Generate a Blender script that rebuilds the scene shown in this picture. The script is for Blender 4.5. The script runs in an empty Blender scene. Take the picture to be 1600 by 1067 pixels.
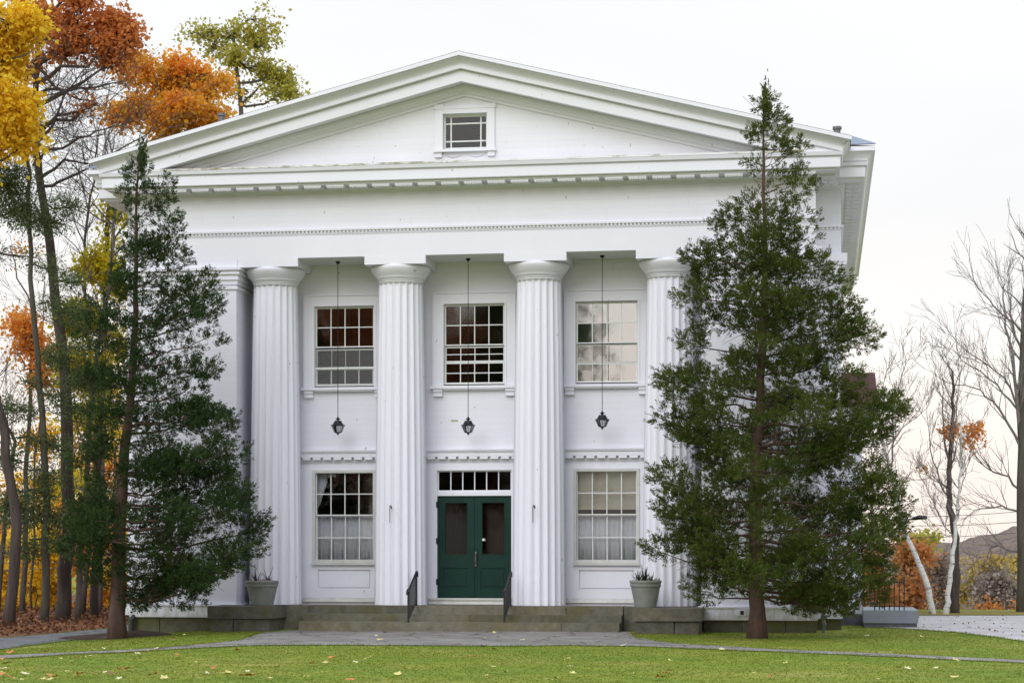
import bpy, math, random
import numpy as np
from mathutils import Vector, noise as mnoise

random.seed(7); rng = np.random.default_rng(7)
S = bpy.context.scene
COL = S.collection
rad = math.radians

# ------------------------------------------------------------------ camera
F = 3100.0; CX = 800.0; VH = 858.0; EYE = 1.73
PHI = math.atan(485 / 3100)
CAMX, CAMY = 7.574, -41.843
cam = bpy.data.cameras.new('camera'); camo = bpy.data.objects.new('camera', cam); COL.objects.link(camo)
camo.location = (CAMX, CAMY, EYE); camo.rotation_euler = (rad(90), 0, PHI)
cam.sensor_width = 36; cam.lens = F / 1600 * 36; cam.shift_y = (VH - 533.5) / 1600
cam.clip_start = 0.5; cam.clip_end = 6000
S.camera = camo

# ------------------------------------------------------------------ sky, sun, exposure
SUN_EL, SUN_AZ = rad(35), rad(196)      # azimuth clockwise from +Y: the sun stands behind the camera, a little to its left
W = bpy.data.worlds.new('World'); S.world = W; W.use_nodes = True
wn = W.node_tree.nodes; wl = W.node_tree.links; wn.clear()
def wnode(t, **k):
    n = wn.new(t)
    for a, b in k.items(): setattr(n, a, b)
    return n
sky = wnode('ShaderNodeTexSky', sky_type='NISHITA', sun_disc=False, sun_elevation=SUN_EL, sun_rotation=SUN_AZ)
sky.dust_density = 4.0
tc = wnode('ShaderNodeTexCoord'); sep = wnode('ShaderNodeSeparateXYZ')
wl.new(tc.outputs['Generated'], sep.inputs[0])
ramp = wnode('ShaderNodeValToRGB')      # thin even overcast, peach toward the horizon at dusk
cr = ramp.color_ramp; cr.elements[0].position = 0.0; cr.elements[0].color = (0.60, 0.52, 0.47, 1)
cr.elements[1].position = 1.0; cr.elements[1].color = (0.78, 0.865, 1.0, 1)
for p, c in ((0.05, (0.605, 0.55, 0.505, 1)), (0.10, (0.58, 0.545, 0.52, 1)), (0.17, (0.532, 0.527, 0.525, 1)), (0.30, (0.548, 0.555, 0.575, 1)), (0.55, (0.66, 0.73, 0.86, 1))):
    e = cr.elements.new(p); e.color = c
wl.new(sep.outputs[2], ramp.inputs[0])
cn = wnode('ShaderNodeTexNoise'); cn.inputs['Scale'].default_value = 3.0; cn.inputs['Detail'].default_value = 5
mp = wnode('ShaderNodeMapping'); mp.inputs['Scale'].default_value = (1, 1, 5)
wl.new(tc.outputs['Generated'], mp.inputs[0]); wl.new(mp.outputs[0], cn.inputs['Vector'])
mr = wnode('ShaderNodeMapRange'); mr.inputs['To Min'].default_value = 18.6; mr.inputs['To Max'].default_value = 22.4
wl.new(cn.outputs[0], mr.inputs[0])
vm = wnode('ShaderNodeVectorMath', operation='SCALE'); wl.new(ramp.outputs[0], vm.inputs[0]); wl.new(mr.outputs[0], vm.inputs['Scale'])
mix = wnode('ShaderNodeMix', data_type='RGBA'); mix.inputs[0].default_value = 0.86
wl.new(sky.outputs[0], mix.inputs[6]); wl.new(vm.outputs[0], mix.inputs[7])
bg = wnode('ShaderNodeBackground'); bg.inputs[1].default_value = 0.1
wo = wnode('ShaderNodeOutputWorld'); wl.new(mix.outputs[2], bg.inputs[0]); wl.new(bg.outputs[0], wo.inputs[0])

sun = bpy.data.lights.new('sun', 'SUN'); sun.energy = 1.25; sun.angle = rad(45); sun.color = (1, 0.99, 0.985)
suno = bpy.data.objects.new('sun', sun); COL.objects.link(suno)
sd = Vector((math.sin(SUN_AZ) * math.cos(SUN_EL), math.cos(SUN_AZ) * math.cos(SUN_EL), math.sin(SUN_EL)))
suno.rotation_euler = (-sd).to_track_quat('-Z', 'Y').to_euler(); suno.location = (0, -30, 40)
S.view_settings.view_transform = 'Standard'; S.view_settings.look = 'None'
S.view_settings.exposure = 0.0; S.view_settings.gamma = 1.0; S.view_settings.use_curve_mapping = False
S.cycles.max_bounces = 8; S.cycles.transparent_max_bounces = 24

# ------------------------------------------------------------------ measuring helpers (photo pixel -> place in the world)
FWD = (-math.sin(PHI), math.cos(PHI)); RGT = (math.cos(PHI), math.sin(PHI))
def sstep(t):
    t = min(1.0, max(0.0, t)); return t * t * (3 - 2 * t)
def gz(x, y):
    z = -0.16 * sstep((-x - 4.2) / 4.0) * sstep((y + 14) / 8)
    z -= 7.0 * sstep((y - 15) / 70) * sstep((x + 2) / 10)
    return z
def at_y(u, v, y):
    k = (u - CX) / F; dx = FWD[0] + RGT[0] * k; dy = FWD[1] + RGT[1] * k; t = (y - CAMY) / dy
    return Vector((CAMX + dx * t, y, EYE + (VH - v) / F * t))
def on_ground(u, v, dz=0.0):
    z = 0.0
    for _ in range(6):
        t = (z - EYE) * F / (VH - v); k = (u - CX) / F
        x = CAMX + (FWD[0] + RGT[0] * k) * t; y = CAMY + (FWD[1] + RGT[1] * k) * t
        z = gz(x, y)
    return Vector((x, y, z + dz))

# ------------------------------------------------------------------ materials
MAT = {}
def nodes_of(name):
    m = bpy.data.materials.new(name); m.use_nodes = True; n = m.node_tree.nodes; l = m.node_tree.links
    n.clear(); o = n.new('ShaderNodeOutputMaterial'); b = n.new('ShaderNodeBsdfPrincipled'); l.new(b.outputs[0], o.inputs[0])
    MAT[name] = m
    return m, n, l, b, o
def noise(n, l, scale, detail=4, rough=.55, vec=None, mapscale=None):
    t = n.new('ShaderNodeTexNoise'); t.inputs['Scale'].default_value = scale; t.inputs['Detail'].default_value = detail
    t.inputs['Roughness'].default_value = rough
    if vec is None:
        g = n.new('ShaderNodeNewGeometry'); vec = g.outputs['Position']
    if mapscale:
        mm = n.new('ShaderNodeMapping'); mm.inputs['Scale'].default_value = mapscale; l.new(vec, mm.inputs[0]); vec = mm.outputs[0]
    l.new(vec, t.inputs['Vector'])
    return t
def cramp(n, l, fac, stops, interp='LINEAR'):
    r = n.new('ShaderNodeValToRGB'); c = r.color_ramp; c.interpolation = interp
    while len(c.elements) > 2: c.elements.remove(c.elements[-1])
    c.elements[0].position = stops[0][0]; c.elements[0].color = (*stops[0][1], 1)
    c.elements[1].position = stops[-1][0]; c.elements[1].color = (*stops[-1][1], 1)
    for p, k in stops[1:-1]:
        e = c.elements.new(p); e.color = (*k, 1)
    l.new(fac, r.inputs[0]); return r
def mixc(n, l, fac, a, b, blend='MIX'):
    m = n.new('ShaderNodeMix'); m.data_type = 'RGBA'; m.blend_type = blend
    for s, v in ((0, fac), (6, a), (7, b)):
        if isinstance(v, (int, float)): m.inputs[s].default_value = v
        elif isinstance(v, tuple): m.inputs[s].default_value = (*v, 1)
        else: l.new(v, m.inputs[s])
    return m.outputs[2]
def bump(n, l, b, h, strength=.3, dist=.01):
    u = n.new('ShaderNodeBump'); u.inputs['Strength'].default_value = strength; u.inputs['Distance'].default_value = dist
    l.new(h, u.inputs['Height']); l.new(u.outputs[0], b.inputs['Normal'])
def plain(name, col, rough=.6, metal=0, var=.12, scale=6):
    m, n, l, b, o = nodes_of(name)
    t = noise(n, l, scale)
    c = cramp(n, l, t.outputs[0], [(.3, tuple(x * (1 - var) for x in col)), (.7, tuple(min(1, x * (1 + var)) for x in col))])
    l.new(c.outputs[0], b.inputs['Base Color']); b.inputs['Roughness'].default_value = rough; b.inputs['Metallic'].default_value = metal
    return m
def white(name, col=(.785, .78, .845), boards=0.0, rough=.5, dirt=.85):
    m, n, l, b, o = nodes_of(name)
    g = n.new('ShaderNodeNewGeometry')
    t1 = noise(n, l, .55, 5, .6, g.outputs['Position'], (1, 1, .35)); t2 = noise(n, l, 9, 3, .6, g.outputs['Position'], (3, 3, .5))
    c1 = cramp(n, l, t1.outputs[0], [(.35, tuple(x * .955 for x in col)), (.65, col)])
    c2 = cramp(n, l, t2.outputs[0], [(.62, (1, 1, 1)), (.82, (1 - .13 * dirt, 1 - .14 * dirt, 1 - .17 * dirt))])
    cc = mixc(n, l, 1.0, c1.outputs[0], c2.outputs[0], 'MULTIPLY')
    # splash-back grime and worn paint close to the ground
    sp = n.new('ShaderNodeSeparateXYZ'); l.new(g.outputs['Position'], sp.inputs[0])
    t3 = noise(n, l, 4.0, 5, .65, g.outputs['Position'], (2.5, 2.5, .6))
    a = n.new('ShaderNodeMath'); a.operation = 'MULTIPLY_ADD'; l.new(t3.outputs[0], a.inputs[0]); a.inputs[1].default_value = .9; l.new(sp.outputs[2], a.inputs[2])
    lo = cramp(n, l, a.outputs[0], [(.70, (.66, .64, .58)), (.86, (1, 1, 1))])
    cc = mixc(n, l, .75, cc, lo.outputs[0], 'MULTIPLY')
    fk = noise(n, l, 7.0, 2, .4, g.outputs['Position'], (1.6, 1.6, .8)); fr_ = cramp(n, l, fk.outputs[0], [(.755, (1, 1, 1)), (.775, (.62, .60, .55))]); cc = mixc(n, l, 1.0, cc, fr_.outputs[0], 'MULTIPLY')
    h = noise(n, l, 30, 3, .5, g.outputs['Position']).outputs[0]
    if boards:
        # hairline joints of flush boarding
        md = n.new('ShaderNodeMath'); md.operation = 'FRACT'; dv = n.new('ShaderNodeMath'); dv.operation = 'DIVIDE'
        l.new(sp.outputs[2], dv.inputs[0]); dv.inputs[1].default_value = boards; l.new(dv.outputs[0], md.inputs[0])
        jr = cramp(n, l, md.outputs[0], [(0, (.87, .87, .88)), (.035, (1, 1, 1)), (.965, (1, 1, 1)), (1, (.93, .93, .94))])
        fl = n.new('ShaderNodeMath'); fl.operation = 'FLOOR'; l.new(dv.outputs[0], fl.inputs[0])
        wnz = n.new('ShaderNodeTexWhiteNoise'); wnz.noise_dimensions = '1D'; l.new(fl.outputs[0], wnz.inputs['W'])
        br = cramp(n, l, wnz.outputs[0], [(0, (.965, .965, .965)), (1, (1, 1, 1))])
        cc = mixc(n, l, 1.0, cc, jr.outputs[0], 'MULTIPLY'); cc = mixc(n, l, 1.0, cc, br.outputs[0], 'MULTIPLY')
    l.new(cc, b.inputs['Base Color']); b.inputs['Roughness'].default_value = rough
    bump(n, l, b, h, .12, .004)
    return m
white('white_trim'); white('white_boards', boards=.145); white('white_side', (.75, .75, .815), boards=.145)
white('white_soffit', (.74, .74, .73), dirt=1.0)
plain('frame_grey', (.56, .56, .53), .5, 0, .08)
plain('sash_white', (.72, .73, .72), .5, 0, .06)
plain('iron', (.018, .018, .02), .45, .3, .2)
plain('lantern_metal', (.012, .013, .016), .4, .4, .2)
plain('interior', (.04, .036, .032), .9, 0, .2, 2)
plain('curtain', (.74, .76, .80), .9, 0, .05)
plain('curtain_dark', (.022, .012, .012), .9, 0, .3)
plain('shade', (.60, .56, .45), .85, 0, .04)
plain('brass_grey', (.22, .22, .20), .35, .8, .2)
plain('pale_paint', (.70, .70, .67), .6)
plain('bare_wood', (.42, .38, .26), .8)
plain('pot_clay', (.215, .225, .20), .75, 0, .14, 5)
plain('soil', (.055, .045, .035), .95, 0, .3, 20)
plain('spike_leaf', (.05, .022, .03), .5, 0, .4, 30)
plain('spike_green', (.05, .06, .035), .5, 0, .4, 30)
plain('dry_leaf', (.30, .26, .20), .8, 0, .3, 30)
plain('porch_grey', (.215, .235, .26), .55, 0, .07)
plain('block_grey', (.11, .12, .135), .8, 0, .2)
plain('pipe_grey', (.16, .17, .17), .5, .4, .2)
plain('pipe_dark', (.02, .02, .02), .6)
plain('wire', (.08, .08, .085), .6)
plain('maroon', (.105, .042, .042), .75, 0, .15, 3)
plain('slate', (.17, .20, .25), .5, 0, .22, 4)
plain('roof_dark', (.09, .09, .095), .8, 0, .2)
plain('lead_cap', (.55, .56, .56), .5, 0, .2, 3)

def door_green():
    m, n, l, b, o = nodes_of('door_green')
    t = noise(n, l, 3, 4); c = cramp(n, l, t.outputs[0], [(.3, (.004, .026, .019)), (.7, (.006, .036, .026))])
    l.new(c.outputs[0], b.inputs['Base Color']); b.inputs['Roughness'].default_value = .45; b.inputs['Specular IOR Level'].default_value = .2
door_green()
def glass(name, refl, tint=(.93, .935, .95)):
    m = bpy.data.materials.new(name); m.use_nodes = True; n = m.node_tree.nodes; l = m.node_tree.links; n.clear(); MAT[name] = m
    o = n.new('ShaderNodeOutputMaterial'); mx = n.new('ShaderNodeMixShader'); tr = n.new('ShaderNodeBsdfTransparent'); gl = n.new('ShaderNodeBsdfGlossy')
    tr.inputs[0].default_value = (*tint, 1); gl.inputs['Roughness'].default_value = .035
    g = n.new('ShaderNodeNewGeometry'); t = noise(n, l, 1.7, 2, .5, g.outputs['Position'])
    u = n.new('ShaderNodeBump'); u.inputs['Strength'].default_value = .05; u.inputs['Distance'].default_value = .02
    l.new(t.outputs[0], u.inputs['Height']); l.new(u.outputs[0], gl.inputs['Normal'])
    fr = n.new('ShaderNodeFresnel'); fr.inputs[0].default_value = 1.5
    ad = n.new('ShaderNodeMath'); ad.operation = 'ADD'; ad.use_clamp = True; l.new(fr.outputs[0], ad.inputs[0]); ad.inputs[1].default_value = refl
    l.new(ad.outputs[0], mx.inputs[0]); l.new(tr.outputs[0], mx.inputs[1]); l.new(gl.outputs[0], mx.inputs[2]); l.new(mx.outputs[0], o.inputs[0])
glass('glass', .0); glass('glass_door', -.02, (.7, .68, .66)); glass('glass_storm', .46); glass('glass_attic', .015); glass('glass_upper', .04)
def screen():
    m, n, l, b, o = nodes_of('screen_mesh'); b.inputs['Base Color'].default_value = (.34, .36, .37, 1); b.inputs['Roughness'].default_value = .8
    tr = n.new('ShaderNodeBsdfTransparent'); mx = n.new('ShaderNodeMixShader'); mx.inputs[0].default_value = .14; l.new(tr.outputs[0], mx.inputs[1]); l.new(b.outputs[0], mx.inputs[2]); l.new(mx.outputs[0], o.inputs[0])
screen()
def stone(name, c1, c2, moss=(.09, .10, .03), mossamt=.5):
    m, n, l, b, o = nodes_of(name)
    oi = n.new('ShaderNodeObjectInfo')
    t = noise(n, l, 5, 6, .65); c = cramp(n, l, t.outputs[0], [(.3, c1), (.72, c2)])
    t2 = noise(n, l, 1.3, 5, .6); f = cramp(n, l, t2.outputs[0], [(.48, (0, 0, 0)), (.68, (mossamt,) * 3)])
    cc = mixc(n, l, f.outputs[0], c.outputs[0], moss)
    rv = cramp(n, l, oi.outputs['Random'], [(0, (.78, .78, .78)), (1, (1.15, 1.12, 1.08))])
    cc = mixc(n, l, 1.0, cc, rv.outputs[0], 'MULTIPLY')
    l.new(cc, b.inputs['Base Color']); b.inputs['Roughness'].default_value = .85
    t3 = noise(n, l, 28, 5, .7); bump(n, l, b, t3.outputs[0], .6, .012)
stone('step_stone', (.095, .086, .06), (.20, .185, .14), (.115, .095, .03), .7)
stone('plinth_stone', (.068, .060, .052), (.165, .15, .13), (.13, .115, .022), .5)
stone('foundation_stone', (.08, .072, .046), (.165, .15, .10), (.10, .10, .022), .75)
def moss_cap():
    m, n, l, b, o = nodes_of('moss_cap')
    g = n.new('ShaderNodeNewGeometry')
    t = noise(n, l, 3.2, 6, .75, g.outputs['Position'], (1.0, 1, 4)); t2 = noise(n, l, 14, 4, .7, g.outputs['Position'], (1, 1, 2)); t3 = noise(n, l, .8, 2)
    ad = n.new('ShaderNodeMath'); ad.operation = 'MULTIPLY'; l.new(t.outputs[0], ad.inputs[0]); l.new(t3.outputs[0], ad.inputs[1])
    f = cramp(n, l, ad.outputs[0], [(.215, (0, 0, 0)), (.31, (1, 1, 1))])
    st = cramp(n, l, t2.outputs[0], [(.4, (.22, .21, .10)), (.6, (.42, .38, .30))])
    cc = mixc(n, l, f.outputs[0], (.74, .74, .73), st.outputs[0]); l.new(cc, b.inputs['Base Color']); b.inputs['Roughness'].default_value = .8
moss_cap()
def leafmat(name, cols, trans=.45, rough=.6, nscale=1.0, rnd=.5):
    m, n, l, b, o = nodes_of(name)
    g = n.new('ShaderNodeNewGeometry'); t = noise(n, l, nscale, 3, .6, g.outputs['Position'])
    a = n.new('ShaderNodeMath'); a.operation = 'MULTIPLY_ADD'; l.new(g.outputs['Random Per Island'], a.inputs[0]); a.inputs[1].default_value = rnd
    sb = n.new('ShaderNodeMath'); sb.operation = 'MULTIPLY_ADD'; l.new(t.outputs[0], sb.inputs[0]); sb.inputs[1].default_value = 1.4; sb.inputs[2].default_value = -.45
    l.new(sb.outputs[0], a.inputs[2])
    k = len(cols); c = cramp(n, l, a.outputs[0], [(.05 + .9 * i / (k - 1), cols[i]) for i in range(k)])
    l.new(c.outputs[0], b.inputs['Base Color']); b.inputs['Roughness'].default_value = rough; b.inputs['Specular IOR Level'].default_value = .12
    tr = n.new('ShaderNodeBsdfTranslucent'); l.new(c.outputs[0], tr.inputs[0]); mx = n.new('ShaderNodeMixShader'); mx.inputs[0].default_value = trans
    l.new(b.outputs[0], mx.inputs[1]); l.new(tr.outputs[0], mx.inputs[2]); l.new(mx.outputs[0], o.inputs[0])
leafmat('needle_green', [(.030, .048, .009), (.056, .082, .015), (.100, .126, .024), (.080, .082, .020)], .2, .6, .9)
leafmat('needle_dark', [(.022, .044, .014), (.040, .070, .020), (.066, .100, .028)], .2, .6, .9)
leafmat('pine_green', [(.07, .105, .045), (.115, .155, .06), (.17, .20, .08)], .3, .6, .7)
leafmat('leaf_yellow', [(.78, .46, .02), (.92, .64, .04), (.88, .68, .07), (.78, .40, .03)], .7)
leafmat('leaf_gold', [(.65, .34, .02), (.84, .50, .035), (.88, .62, .06)], .7)
leafmat('leaf_russet', [(.48, .15, .045), (.62, .22, .06), (.70, .30, .09), (.52, .17, .07)], .58)
leafmat('leaf_maple', [(.74, .20, .06), (.82, .32, .05), (.84, .44, .05), (.66, .44, .05), (.82, .28, .09)], .62, .6, .45)
leafmat('leaf_orange', [(.62, .20, .04), (.78, .33, .06), (.80, .46, .10)], .6)
leafmat('leaf_olive', [(.34, .32, .05), (.48, .44, .08), (.42, .34, .06)], .5)
leafmat('leaf_lime', [(.42, .37, .025), (.66, .58, .04), (.82, .64, .05)], .68)
leafmat('leaf_brown', [(.18, .12, .09), (.26, .175, .13), (.33, .22, .15)], .3)
leafmat('leaf_tan', [(.36, .24, .07), (.50, .36, .10), (.58, .43, .13)], .35)
leafmat('leaf_rust', [(.46, .17, .06), (.62, .27, .10), (.68, .38, .16)], .5)
leafmat('leaf_litter', [(.07, .03, .02), (.14, .055, .03), (.26, .13, .06), (.11, .045, .03)], .1)
leafmat('leaf_grey', [(.23, .18, .165), (.31, .25, .225), (.37, .29, .24)], .25)
leafmat('grass_blade', [(.138, .200, .018), (.18, .225, .022), (.23, .245, .034), (.33, .31, .075)], .5, .6, .35, .1)
def bark(name, c1, c2, sc=(2.6, 2.6, .32)):
    m, n, l, b, o = nodes_of(name); g = n.new('ShaderNodeNewGeometry')
    t = noise(n, l, 3.5, 6, .7, g.outputs['Position'], sc); c = cramp(n, l, t.outputs[0], [(.3, c1), (.7, c2)])
    l.new(c.outputs[0], b.inputs['Base Color']); b.inputs['Roughness'].default_value = .9; bump(n, l, b, t.outputs[0], .9, .04)
bark('bark_cedar', (.040, .022, .017), (.135, .075, .056)); bark('bark_dark', (.034, .025, .021), (.10, .076, .062)); bark('bark_grey', (.06, .048, .041), (.16, .13, .11))
bark('bark_moss', (.045, .04, .028), (.11, .10, .075)); bark('twig', (.06, .048, .042), (.12, .10, .09), (2, 2, 2)); bark('twig_grey', (.13, .11, .10), (.22, .19, .17), (2, 2, 2)); bark('twig_pale', (.16, .13, .12), (.28, .24, .22), (2, 2, 2))
def birch():
    m, n, l, b, o = nodes_of('bark_birch'); g = n.new('ShaderNodeNewGeometry')
    t = noise(n, l, 3.0, 5, .75, g.outputs['Position'], (.8, .8, 6)); c = cramp(n, l, t.outputs[0], [(.36, (.05, .045, .04)), (.45, (.62, .60, .56)), (.8, (.74, .73, .70))])
    l.new(c.outputs[0], b.inputs['Base Color']); b.inputs['Roughness'].default_value = .7
birch()
def groundmat(name, stops, scale, fine, b_s=.4, patch=None, rough=.95):
    m, n, l, b, o = nodes_of(name); g = n.new('ShaderNodeNewGeometry')
    t = noise(n, l, scale, 6, .65, g.outputs['Position']); t2 = noise(n, l, fine, 4, .7, g.outputs['Position'])
    c = cramp(n, l, t.outputs[0], stops); d = cramp(n, l, t2.outputs[0], [(.3, (.72, .72, .72)), (.7, (1.2, 1.2, 1.2))])
    cc = mixc(n, l, 1.0, c.outputs[0], d.outputs[0], 'MULTIPLY')
    if patch:
        t4 = noise(n, l, patch[0], 5, .7, g.outputs['Position']); f = cramp(n, l, t4.outputs[0], [(patch[1], (0, 0, 0)), (patch[2], (1, 1, 1))])
        cc = mixc(n, l, f.outputs[0], cc, patch[3])
    l.new(cc, b.inputs['Base Color']); b.inputs['Roughness'].default_value = rough; b.inputs['Specular IOR Level'].default_value = .15; bump(n, l, b, t2.outputs[0], b_s, .02)
groundmat('lawn', [(.30, (.118, .185, .018)), (.45, (.160, .208, .022)), (.58, (.205, .220, .030)), (.70, (.31, .285, .075))], .45, 2.2, .04)
groundmat('asphalt', [(.3, (.115, .115, .118)), (.7, (.19, .19, .195))], 1.1, 40, .3, (9, .64, .72, (.10, .07, .05)), .8)
groundmat('path_stone', [(.3, (.17, .157, .142)), (.5, (.24, .222, .202)), (.7, (.32, .30, .275))], .8, 12, .4, (7, .62, .72, (.10, .075, .05)), .85)
def cracks(name):
    m = MAT[name]; n = m.node_tree.nodes; l = m.node_tree.links; b = next(x for x in n if x.type == 'BSDF_PRINCIPLED'); src = b.inputs['Base Color'].links[0].from_socket
    g = n.new('ShaderNodeNewGeometry'); t = noise(n, l, 1.5, 4, .6, g.outputs['Position']); ad = n.new('ShaderNodeVectorMath'); ad.operation = 'MULTIPLY_ADD'; l.new(t.outputs['Color'], ad.inputs[0]); ad.inputs[1].default_value = (.8, .8, 0); l.new(g.outputs['Position'], ad.inputs[2])
    v = n.new('ShaderNodeTexVoronoi'); v.feature = 'DISTANCE_TO_EDGE'; v.inputs['Scale'].default_value = .55; l.new(ad.outputs[0], v.inputs['Vector'])
    f = cramp(n, l, v.outputs['Distance'], [(.008, (.45, .42, .36)), (.022, (1, 1, 1))]); l.new(mixc(n, l, 1.0, src, f.outputs[0], 'MULTIPLY'), b.inputs['Base Color'])
cracks('path_stone'); cracks('asphalt')
groundmat('gravel', [(.3, (.38, .355, .345)), (.7, (.54, .51, .49))], 1.0, 18, .5, (3.2, .60, .66, (.20, .14, .11)))
groundmat('forest_floor', [(.3, (.12, .05, .028)), (.7, (.22, .11, .06))], 2.0, 14, .6)
groundmat('mulch', [(.3, (.035, .022, .016)), (.7, (.085, .055, .04))], 5.0, 30, .8)
groundmat('rough_grass', [(.3, (.16, .14, .03)), (.7, (.27, .21, .05))], 1.0, 12, .6)
groundmat('hill_near', [(.3, (.09, .07, .062)), (.45, (.14, .105, .088)), (.6, (.20, .14, .095)), (.75, (.15, .12, .11))], .3, 1.2, 1.0)
groundmat('hill_far', [(.3, (.12, .12, .135)), (.7, (.19, .185, .20))], .03, .25, .6)

# ------------------------------------------------------------------ mesh helpers
LOC = {}
def tag(o, label=None, cat=None, group=None, kind=None):
    if label: o['label'] = label
    if cat: o['category'] = cat
    if group: o['group'] = group
    if kind: o['kind'] = kind
    return o
def empty(name, loc, label, cat, group=None):
    o = bpy.data.objects.new(name, None); o.location = loc; COL.objects.link(o); LOC[o.name] = Vector(loc)
    o.empty_display_size = .2
    return tag(o, label, cat, group)
def link(name, me, mat, parent=None, loc=(0, 0, 0)):
    if mat and not me.materials: me.materials.append(MAT[mat])
    o = bpy.data.objects.new(name, me); COL.objects.link(o)
    if parent is not None:
        o.parent = parent; LOC[o.name] = LOC[parent.name]; o.location = loc
    else:
        o.location = loc; LOC[o.name] = Vector(loc)
    return o
class MB:
    def __init__(s): s.v = []; s.f = []
    def add(s, vs, fs):
        k = len(s.v); s.v += [tuple(p) for p in vs]; s.f += [tuple(i + k for i in f) for f in fs]; return s
    def box(s, x0, x1, y0, y1, z0, z1):
        return s.add([(x0, y0, z0), (x1, y0, z0), (x1, y1, z0), (x0, y1, z0), (x0, y0, z1), (x1, y0, z1), (x1, y1, z1), (x0, y1, z1)],
                     [(0, 3, 2, 1), (4, 5, 6, 7), (0, 1, 5, 4), (1, 2, 6, 5), (2, 3, 7, 6), (3, 0, 4, 7)])
    def hexa(s, b, t):      # bottom 4 points (counter-clockwise from above), top 4 points
        return s.add(list(b) + list(t), [(0, 3, 2, 1), (4, 5, 6, 7), (0, 1, 5, 4), (1, 2, 6, 5), (2, 3, 7, 6), (3, 0, 4, 7)])
    def lathe(s, cx, cy, prof, n=24, cap=True):
        k = len(s.v)
        for r, z in prof:
            for i in range(n):
                a = 2 * math.pi * i / n; s.v.append((cx + r * math.cos(a), cy + r * math.sin(a), z))
        for j in range(len(prof) - 1):
            for i in range(n):
                i2 = (i + 1) % n; s.f.append((k + j * n + i, k + j * n + i2, k + (j + 1) * n + i2, k + (j + 1) * n + i))
        if cap:
            s.f.append(tuple(k + i for i in reversed(range(n)))); s.f.append(tuple(k + (len(prof) - 1) * n + i for i in range(n)))
        return s
    def tube(s, pts, radii, n=6, cap=True):
        pts = [Vector(p) for p in pts]
        if not hasattr(radii, '__len__'): radii = [radii] * len(pts)
        k = len(s.v)
        for j, p in enumerate(pts):
            d = (pts[min(j + 1, len(pts) - 1)] - pts[max(j - 1, 0)])
            d = d.normalized() if d.length > 1e-9 else Vector((0, 0, 1))
            a = d.cross(Vector((.31, .87, .21)) if abs(d.x) > .8 else Vector((1, .02, .01))).normalized(); b = d.cross(a)
            for i in range(n):
                t = 2 * math.pi * i / n; q = p + (a * math.cos(t) + b * math.sin(t)) * radii[j]; s.v.append(tuple(q))
        for j in range(len(pts) - 1):
            for i in range(n):
                i2 = (i + 1) % n; s.f.append((k + j * n + i, k + j * n + i2, k + (j + 1) * n + i2, k + (j + 1) * n + i))
        if cap and n > 2:
            s.f.append(tuple(k + i for i in reversed(range(n)))); s.f.append(tuple(k + (len(pts) - 1) * n + i for i in range(n)))
        return s
    def sweep(s, prof, path):
        """prof: (projection, z) points; path: list of functions p -> (x, y), one per station; faces between stations."""
        k = len(s.v); m = len(prof)
        for st in path:
            for p, z in prof:
                x, y, dz = st(p); s.v.append((x, y, z + dz))
        for j in range(len(path) - 1):
            for i in range(m):
                i2 = (i + 1) % m; s.f.append((k + j * m + i, k + (j + 1) * m + i, k + (j + 1) * m + i2, k + j * m + i2))
        s.f.append(tuple(k + i for i in range(m))); s.f.append(tuple(k + (len(path) - 1) * m + i for i in reversed(range(m))))
        return s
    def mesh(s, name, origin=(0, 0, 0), smooth=False):
        o = Vector(origin); me = bpy.data.meshes.new(name)
        me.from_pydata([(a - o.x, b - o.y, c - o.z) for a, b, c in s.v], [], s.f); me.update()
        if smooth: me.shade_smooth()
        return me
    def build(s, name, mat, parent=None, loc=None, smooth=False, fix=False):
        org = LOC[parent.name] if parent is not None else Vector(loc or (0, 0, 0))
        me = s.mesh(name, org, smooth)
        if fix:
            import bmesh
            bm = bmesh.new(); bm.from_mesh(me); bmesh.ops.recalc_face_normals(bm, faces=bm.faces); bm.to_mesh(me); bm.free()
        return link(name, me, mat, parent, (0, 0, 0) if parent is not None else org)
def np_mesh(name, verts, quads, tris=None):
    """verts (n,3); quads (m,4); tris (k,3): quick big meshes."""
    me = bpy.data.meshes.new(name); verts = np.asarray(verts, np.float32)
    nq = 0 if quads is None else len(quads); nt = 0 if tris is None else len(tris)
    me.vertices.add(len(verts)); me.vertices.foreach_set('co', verts.ravel())
    li = []; st = []; tot = 0
    if nq: li.append(np.asarray(quads, np.int32).ravel()); st.append(np.arange(nq) * 4)
    if nt: li.append(np.asarray(tris, np.int32).ravel()); st.append(nq * 4 + np.arange(nt) * 3)
    li = np.concatenate(li); st = np.concatenate(st)
    me.loops.add(len(li)); me.loops.foreach_set('vertex_index', li); me.polygons.add(len(st)); me.polygons.foreach_set('loop_start', st.astype(np.int32))
    me.update(calc_edges=True); return me
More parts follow.
